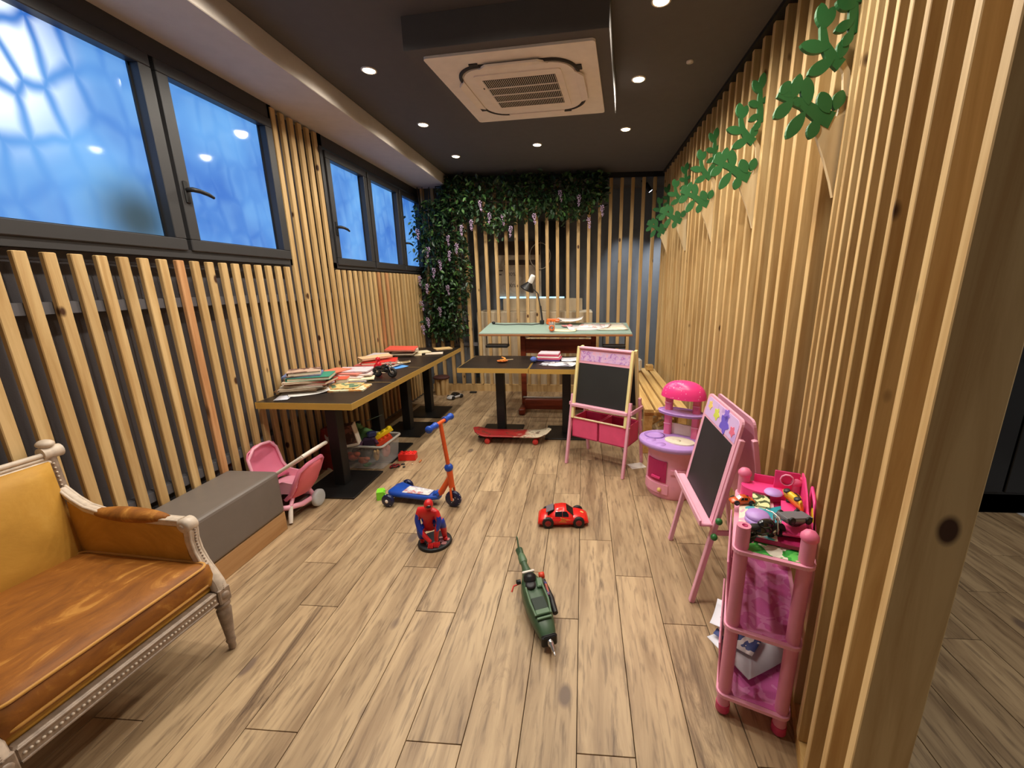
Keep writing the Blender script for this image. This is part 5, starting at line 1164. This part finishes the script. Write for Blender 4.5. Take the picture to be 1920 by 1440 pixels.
MB().lathe([(0, .23), (.11, .23), (.115, .245), (.10, .262), (0, .265)], 18).build('seat_pad', mat('dark_red_pad', (74, 38, 34), .7), lgs)
tag(MB().box((-1.56, 5.50, .010), (.10, .05, .02), ch=.006).build('black_gadget', M_black), 'small black object on the floor by the back rail', 'gadget')
tag(MB().box((0.47, 3.20, .0015), (.13, .10, .003), rot=R(20)).build('floor_paper', mat('floor_paper', (222, 214, 206), .7)), 'small white paper on the floor behind the toy kitchen', 'paper')
# ------------------------------------------------------------------ books and papers on the tables along the left wall
def book(lab, x, y, z, sx, sy, h, rz, cols, tilt=(0, 0), name='book', group='books on the left tables', sc_=9, pages=(222, 208, 184)):
    b = thing(name, lab, name.replace('_', ' '), (x, y, z), 0, group); b.rotation_euler = (tilt[0], tilt[1], rz)
    nm = 'cover_%02d' % len(MATS)
    cm = blotch(nm, cols, sc_, .45, True, len(MATS)*.37) if len(cols) > 1 else mat(nm, cols[0], .45)
    t_ = min(.0025, h*.2); mb = MB()
    mb.box((0, 0, t_/2), (sx, sy, t_)).box((0, 0, h-t_/2), (sx, sy, t_)).box((-sx/2+t_/2, 0, h/2), (t_, sy, h-2*t_*.99)); mb.build('cover', cm, b)
    MB().box((.002, 0, h/2), (sx-.012, sy-.010, h-2*t_)).build('pages', MATS.get('pages_%d' % pages[0]) or mat('pages_%d' % pages[0], pages, .8), b)
    return b
def sheet(lab, x, y, z, sx, sy, rz, cols, curl=.01, name='paper_sheet', group='loose papers', nx=8, sc_=18, tilt=0.0, axis=0):
    """one sheet with thickness and a gentle curl"""
    vs = []; fs = []
    for k in (0, .0012):
        for j in range(2):
            for i in range(nx+1):
                u = i/nx; vs.append(((u-.5)*sx, (j-.5)*sy, k + curl*(abs(2*u-1)**2.5) * (1 if u > .5 else .35)))
    n1 = nx+1; m0 = 2*n1
    for i in range(nx):
        fs += [(i, n1+i, n1+i+1, i+1), (m0+i, m0+i+1, m0+n1+i+1, m0+n1+i), (i, i+1, m0+i+1, m0+i), (n1+i+1, n1+i, m0+n1+i, m0+n1+i+1)]
    fs += [(0, m0, m0+n1, n1), (nx, n1+nx, m0+n1+nx, m0+nx)]
    nm = 'sheet_%02d' % len(MATS); cm = blotch(nm, cols, sc_, .6, True, len(MATS)*.53) if len(cols) > 1 else mat(nm, cols[0], .6)
    o = MB().add(vs, fs, True).build(name, cm); o.location = (x, y, z); o.rotation_euler = (0, tilt, rz); tag(o, lab, 'paper', group); return o
ZTB = .7505
# first pile, at the near end
sheet('pale blue and yellow note sticking over the near table edge', -2.075, 2.575, ZTB+.003, .20, .085, R(112), [(240, 232, 150), (206, 208, 220), (240, 232, 150)], .004, sc_=5)
sheet('loose white sheet under the first pile of books, edge curled', -1.985, 2.700, ZTB+.001, .26, .17, R(40), [(232, 230, 226)], .018)
sheet('second white sheet fanned out below the first pile of books', -2.02, 2.735, ZTB+.006, .28, .18, R(22), [(226, 222, 214)], .012)
pz = ZTB+.022
stack = [('brown paper folder at the bottom of the first book pile', -2.03, 2.775, .27, .20, .010, 18, [(150, 116, 78), (122, 90, 60)]),
         ('dark illustrated magazine low in the first book pile', -2.00, 2.785, .30, .22, .012, 28, [(56, 50, 58), (120, 104, 90), (176, 160, 140), (44, 40, 50)]),
         ('thin white booklet in the middle of the first book pile', -1.99, 2.80, .28, .20, .010, 14, [(228, 224, 216)]),
         ('black and red book jutting right in the first book pile', -1.965, 2.825, .29, .21, .018, 8, [(40, 26, 28), (150, 40, 38), (34, 24, 26)]),
         ('pink and cream picture book in the first book pile', -1.995, 2.80, .27, .22, .012, 30, [(226, 160, 170), (236, 214, 190), (214, 110, 120)]),
         ('teal green hardback in the first book pile', -1.955, 2.815, .28, .21, .020, 20, [(44, 140, 116)]),
         ('blue thin book second from the top of the first pile', -2.01, 2.805, .24, .19, .010, 26, [(92, 116, 170), (110, 130, 180)]),
         ('brown patterned hardback on top of the first book pile', -1.995, 2.80, .21, .17, .022, 32, [(170, 136, 120), (196, 168, 150), (104, 72, 66), (188, 158, 140)])]
for lab, x, y, sx, sy, h, rz, cols in stack:
    book(lab, x-.035, y-.05, pz, sx, sy, h*1.15, R(rz), cols); pz += h*1.15+.0005
book('pale yellow slip poking from the left of the first book pile', -2.13, 2.86, ZTB+.022, .08, .06, .004, R(15), [(232, 220, 120)], name='notepad')
book('teal and orange magazine lying open to view on the first table', -1.80, 2.85, ZTB+.010, .235, .185, .008, R(8), [(64, 104, 84), (96, 128, 100), (232, 196, 130), (226, 170, 96), (74, 112, 92)], name='magazine', sc_=13)
book('cream and orange magazine half under the teal one', -1.745, 2.83, ZTB+.0005, .25, .20, .009, R(10), [(236, 214, 160), (226, 160, 90), (240, 228, 190), (150, 96, 60)], name='magazine', sc_=14)
tag(MB().ball((0, 0, .032), (.038, .034, .032), 7, 5).ball((.015, .01, .05), (.022, .02, .018), 6, 4).build('crumpled_paper', mat('white_crumple', (226, 220, 214), .8)), 'crumpled white paper ball by the slats behind the books', 'paper').location = (-2.12, 3.14, ZTB)
# second pile of magazines
pz = ZTB+.0005
for lab, x, y, sx, sy, h, rz, cols in [
    ('grey white journal at the bottom of the magazine heap', -1.90, 3.10, .30, .21, .010, 10, [(206, 200, 204), (170, 166, 176)]),
    ('cream rounded booklet fanned out of the magazine heap', -1.82, 3.10, .22, .15, .008, 24, [(238, 226, 190)]),
    ('pink and white magazine low in the heap', -1.95, 3.16, .30, .22, .012, 5, [(232, 150, 160), (240, 222, 220), (214, 90, 100)]),
    ('dark plum magazine in the middle of the heap', -1.91, 3.19, .30, .21, .010, 16, [(96, 50, 74), (226, 206, 200), (120, 70, 90)]),
    ('red covered magazine near the top of the heap', -1.97, 3.20, .29, .22, .010, -4, [(212, 70, 66), (226, 130, 116), (206, 60, 60)]),
    ('pale violet magazine on top of the heap', -1.94, 3.24, .28, .21, .010, 8, [(206, 190, 210), (224, 210, 218), (190, 150, 180)]),
    ('orange-red leaflet on the left of the magazine heap', -2.06, 3.16, .16, .20, .006, -12, [(232, 96, 64), (238, 130, 100)])]:
    book(lab, x, y, pz, sx, sy, h, R(rz), cols, name='magazine'); pz += h+.0005
rb = book('coral red book lying between the first pile and the heap', -1.90, 2.99, ZTB+.0005, .09, .12, .045, R(20), [(226, 92, 70)])
rf = thing('toy_figure', 'slim glossy red toy figure standing beside the magazine heap', 'toy figure', (-1.775, 3.335, ZTB+.0005), 0)
MB().lathe([(.024, 0), (.026, .008), (.018, .02), (.022, .05), (.028, .08), (.020, .105), (.010, .112)], 14).build('body', mat('glossy_red_toy', (196, 18, 36), .25), rf); MB().ball((0, 0, .130), (.020, .020, .022), 12, 8).build('head', MATS['glossy_red_toy'], rf); MB().tube([(-.024, 0, .09), (-.036, -.01, .06)], .007, 6).build('arm', MATS['glossy_red_toy'], rf); MB().tube([(.024, 0, .09), (.036, -.012, .055)], .007, 6).build('arm', MATS['glossy_red_toy'], rf)
sheet('bright blue folded paper on the second table', -1.765, 3.62, ZTB+.001, .20, .14, R(58), [(80, 150, 220)], .006)
# third heap: red albums
pz = ZTB+.0005
for lab, x, y, sx, sy, h, rz, cols, tl in [
    ('white ring binder at the bottom of the red album heap', -1.97, 3.74, .30, .24, .018, 14, [(228, 222, 216), (206, 196, 190)], (0, 0)),
    ('pink striped magazine under the red album', -1.99, 3.66, .30, .22, .010, 6, [(236, 170, 170), (220, 100, 104), (240, 214, 208)], (0, 0)),
    ('bright red album in the heap on the third table', -1.96, 3.72, .31, .24, .022, 20, [(218, 44, 40)], (0, 0)),
    ('grey blue box book at the back of the red album heap', -2.07, 3.88, .16, .24, .024, 4, [(190, 188, 200), (206, 200, 208)], (0, 0)),
    ('tan wooden picture folder leaning on the red album', -1.99, 3.70, .10, .30, .016, -38, [(214, 176, 126), (232, 190, 150)], (0, R(6)))]:
    book(lab, x, y, pz, sx, sy, h, R(rz), cols, tilt=tl); pz += h+.001
sheet('small white card with a picture right of the red album', -1.80, 3.86, ZTB+.004, .15, .12, R(24), [(232, 222, 208), (150, 130, 90), (236, 226, 214)], .01)
sheet('white page curling out of the red album heap', -1.83, 3.70, ZTB+.002, .17, .14, R(-10), [(238, 226, 222)], .015)
pz = ZTB+.0005
for lab, x, y, sx, sy, h, rz, cols, tl in [
    ('fan of cream booklets at the bottom of the far red pile', -1.94, 4.33, .28, .20, .010, 20, [(232, 216, 178), (240, 226, 196)], (0, 0)),
    ('cream pamphlet jutting right from the far red pile', -1.86, 4.42, .24, .16, .008, 40, [(238, 226, 190)], (0, 0)),
    ('dark brown scrapbook in the far red pile', -1.99, 4.28, .29, .22, .020, 8, [(74, 52, 40), (90, 64, 50)], (0, 0)),
    ('white thick catalogue in the far red pile', -1.98, 4.34, .28, .22, .026, 24, [(228, 218, 200), (206, 190, 170)], (0, 0)),
    ('large coral red folder on top of the far pile', -2.00, 4.30, .31, .25, .014, 12, [(226, 74, 62), (232, 90, 76)], (R(2), R(2)))]:
    book(lab, x, y, pz, sx, sy, h, R(rz), cols, tilt=tl); pz += h+.001
book('cream booklet at the far end of the table row, farther one', -1.70, 4.77, ZTB+.0005, .20, .15, .010, R(35), [(236, 216, 170), (226, 190, 130)], name='booklet')
book('white booklet at the far end of the table row, nearer one', -1.68, 4.42, ZTB+.0005, .19, .13, .006, R(18), [(234, 218, 196)], name='booklet')

# ------------------------------------------------------------------ things on the pair of tables
os_ = thing('orange_peel', 'small heap of orange scraps with a wooden stick on the left table', 'scraps', (-0.80, 3.935, ZTB), 0)
MB().lathe([(0, .002), (.04, .003), (.055, .014), (.058, .016), (.05, .010), (0, .006)], 18, cap=False).build('dish', mat('amber_dish', (190, 104, 46), .5), os_)
for i in range(6): MB().tube([(.03*math.cos(i*1.1+t_*.9)*(.6+.1*i), .03*math.sin(i*1.1+t_*.9), .016+.006*i*(t_/3)) for t_ in range(4)], .006, 6).build('scrap', MATS.get('orange_scrap') or mat('orange_scrap', (236, 160, 70), .6), os_)
MB().box((.06, .02, .022), (.09, .012, .003), rot=R(25)).build('stick', M_ply, os_)
tw_ = thing('folded_towel', 'folded towel striped in pink, white and plum on the right table', 'towel', (-0.335, 4.05, ZTB), R(-4))
for i in range(5):
    c = [(70, 60, 120), (206, 84, 112), (240, 226, 224), (196, 70, 100), (238, 190, 200)][i]
    bevel(MB().box((random.uniform(-.006, .006), 0, .010+.0165*i), (.24-.008*i, .17-.004*i, .016)).build('fold', mat('towel_%d' % i, c, .9, bump=.5, bscale=300), tw_), .006, 3)
bl = MB().ball((0, 0, .03), (.035, .05, .028), 10, 7).build('blue_ball', mat('blue_cloth', (80, 100, 170), .8)); bl.location = (-.485, 3.93, ZTB); tag(bl, 'small blue cloth ball beside the striped towel', 'ball')
sheet('large white drawing sheet on the right table', -.225, 3.86, ZTB+.0015, .34, .24, R(-14), [(236, 234, 236), (236, 234, 236), (120, 116, 126), (238, 236, 238)], .006, sc_=10)
sheet('white drawing sheet behind the striped towel', -.06, 4.10, ZTB+.003, .30, .22, R(20), [(234, 232, 236)], .02)
sheet('pale blue sketch on the right table next to the towel', -.13, 4.02, ZTB+.010, .17, .12, R(8), [(150, 174, 214), (226, 230, 240), (236, 236, 242)], .006)

# ------------------------------------------------------------------ things on the drafting table
def ond(x, y): # height of the tilted board at depth y
    return 1.0105 + (y-4.75)*math.tan(math.atan2(.062, .60)) + .0005
lp = thing('desk_lamp', 'clamp desk lamp with black and chrome shade on the drafting table', 'lamp', (-0.50, 4.97, ond(0, 4.97)), 0)
MB().box((0, 0, .022), (.05, .06, .045), ch=.004).build('clamp', M_black, lp)
MB().tube([(0, 0, .04), (-.02, -.01, .22), (-.045, -.02, .37)], .008, 8).tube([(.012, 0, .04), (-.008, -.01, .22)], .004, 6).build('lower_arm', M_frame, lp)
MB().tube([(-.045, -.02, .37), (-.10, -.03, .42), (-.15, -.04, .44)], .007, 8).build('upper_arm', M_frame, lp)
ax = Matrix.Rotation(R(-30), 4, 'Y')
MB().lathe([(.030, .085), (.032, .07), (.085, .0), (.088, -.012), (.083, -.010), (.03, .066)], 24, T(-.165, -.05, .43) @ RY(R(28)) @ RX(R(12)), cap=False).build('shade', mat('lamp_black', (26, 24, 24), .3), lp)
MB().lathe([(.031, .075), (.030, .16), (.024, .172), (0, .175)], 20, T(-.165, -.05, .43) @ RY(R(28)) @ RX(R(12))).build('socket_cap', mat('lamp_white', (226, 224, 220), .35), lp)
MB().ball((0, 0, .028), (.028, .028, .032), 12, 8, T(-.165, -.05, .43) @ RY(R(28)) @ RX(R(12))).build('bulb', mat('bulb_white', (240, 236, 226), .3), lp)
cbl = MB().tube([(-.52, 4.97, ond(0, 4.97)+.006), (-.62, 4.90, ond(0, 4.90)+.005), (-.78, 4.93, ond(0, 4.93)+.005), (-.95, 4.90, ond(0, 4.90)+.005), (-1.10, 4.95, ond(0, 4.95)+.005)], .005, 6)
cbl.ball((-1.10, 4.95, ond(0, 4.95)+.018), (.022, .018, .018), 10, 7); tag(cbl.build('lamp_cord', M_black), 'black lamp cord with plug lying across the drafting table', 'cord')
hd = thing('glue_gun', 'orange handled craft gun behind the cup on the drafting table', 'tool', (-.36, 4.93, ond(0, 4.93)), R(-6))
MB().box((0, 0, .05), (.16, .035, .045), ch=.010).build('barrel', mat('tool_orange', (232, 110, 40), .4), hd); MB().box((-.06, 0, .03), (.045, .03, .06), rot=RY(R(14)), ch=.008).build('grip', MATS['tool_orange'], hd); MB().lathe([(.012, 0), (.006, .03)], 10, T(.08, 0, .05) @ RY(R(90))).build('nozzle', M_black, hd)
cp = thing('pencil_cup', 'clear cup of orange and brown pencils at the drafting table edge', 'cup', (-0.345, 4.53, ond(0, 4.53)), 0)
MB().lathe([(.030, 0), (.040, .11), (.038, .11), (.028, .004)], 20).build('glass', M_clear, cp)
for i in range(8):
    a = i*.8; MB().tube([(.015*math.cos(a), .015*math.sin(a), .006), (.034*math.cos(a+.4), .034*math.sin(a+.4), .10+.012*(i % 3))], .0045, 6).build('pencil', mat('pencil_%d' % i, [(214, 110, 40), (150, 84, 46), (60, 50, 46), (206, 150, 60)][i % 4], .5), cp)
MB().tube([(.026*math.cos(a), -.032, .045+.026*math.sin(a)) for a in [2*math.pi*i/16 for i in range(16)]], .007, 6, closed=True).build('orange_ring', MATS['tool_orange'], cp)
MB().ball((0, 0, .02), (.026, .026, .018), 12, 7).build('orange_filling', mat('cup_orange', (206, 112, 56), .5), cp)
def dsheet(lab, x, y, sx, sy, rz, cols, curl=.006, dz=0.0, sc_=16):
    o = sheet(lab, x, y, ond(x, y)+dz+.002, sx, sy, rz, cols, curl, group='papers on the drafting table', sc_=sc_); o.rotation_euler = (math.atan2(.062, .60), 0, rz); return o
dsheet('white sheet with raised corner beside the orange tool', -.16, 4.98, .32, .20, R(-6), [(234, 228, 224)], .03, .045)
dsheet('crumpled white drawing in the middle of the drafting table', .02, 4.74, .40, .28, R(10), [(236, 232, 230), (222, 214, 216), (240, 238, 236)], .02)
dsheet('pale yellow paper near the front edge of the drafting table', -.20, 4.60, .26, .14, R(-8), [(236, 222, 170), (240, 232, 196)], .006)
dsheet('white paper with red scribbles on the drafting table', .14, 4.82, .36, .22, R(-14), [(238, 236, 234), (238, 236, 234), (240, 238, 236), (226, 160, 150), (238, 236, 234)], .01, .006, 14)
dsheet('long cream drawing sheet at the right end of the drafting table', .33, 4.78, .34, .36, R(4), [(236, 230, 214), (240, 234, 220), (236, 220, 196), (238, 232, 218)], .006, .004, 7)
dsheet('small red cutting on the drafting table beside the cup', -.19, 4.80, .12, .09, R(24), [(206, 60, 60), (232, 150, 150), (236, 220, 216)], .012, .010, 20)
sheet('big white paper with printed corner on the lowest tier of the pink shelf', *onshelf(.075, .20, .118), .23, .20, R(28), [(226, 226, 236)], .012)
sheet('printed leaflet on top of the white paper in the pink shelf', *onshelf(.035, .215, .135), .15, .11, R(-42), [(232, 226, 222), (236, 230, 228), (70, 84, 140), (236, 230, 228)], .006, sc_=11)
sheet('blue and white card sticking out of the left side of the pink shelf', *onshelf(-.012, .27, .150), .13, .10, R(60), [(150, 160, 206), (226, 226, 236), (70, 80, 130)], .03)
import numpy as np,sys
sys.path.insert(0,'/tmp/w')
P=np.radians([13.825,4.172,-0.4]);F=755.;CX=1038.;CY=720.
def R(p,y,r):
    f=np.array([-np.sin(y)*np.cos(p),np.cos(y)*np.cos(p),-np.sin(p)])
    rt=np.array([np.cos(y),np.sin(y),0]); up=np.cross(rt,f)
    c,s=np.cos(r),np.sin(r)
    return np.array([c*rt+s*up,-s*rt+c*up,f])
M=R(*P); H=1.5
def ray(x,y): 
    d=np.array([(x-CX)/F,-(y-CY)/F,1.]); return M.T@d
def onz(x,y,z=0.): d=ray(x,y); t=(z-H)/d[2]; return np.array([0,0,H])+t*d
def onx(x,y,X): d=ray(x,y); t=X/d[0]; return np.array([0,0,H])+t*d
def ony(x,y,Y): d=ray(x,y); t=Y/d[1]; return np.array([0,0,H])+t*d
def proj(p):
    v=M@(np.array(p,float)-(0,0,H)); return np.array([CX+F*v[0]/v[2],CY-F*v[1]/v[2]])
def zat(X,Y,py):
    lo,hi=-1,4
    for _ in range(60):
        m=(lo+hi)/2
        if proj((X,Y,m))[1]>py: lo=m
        else: hi=m
    return lo
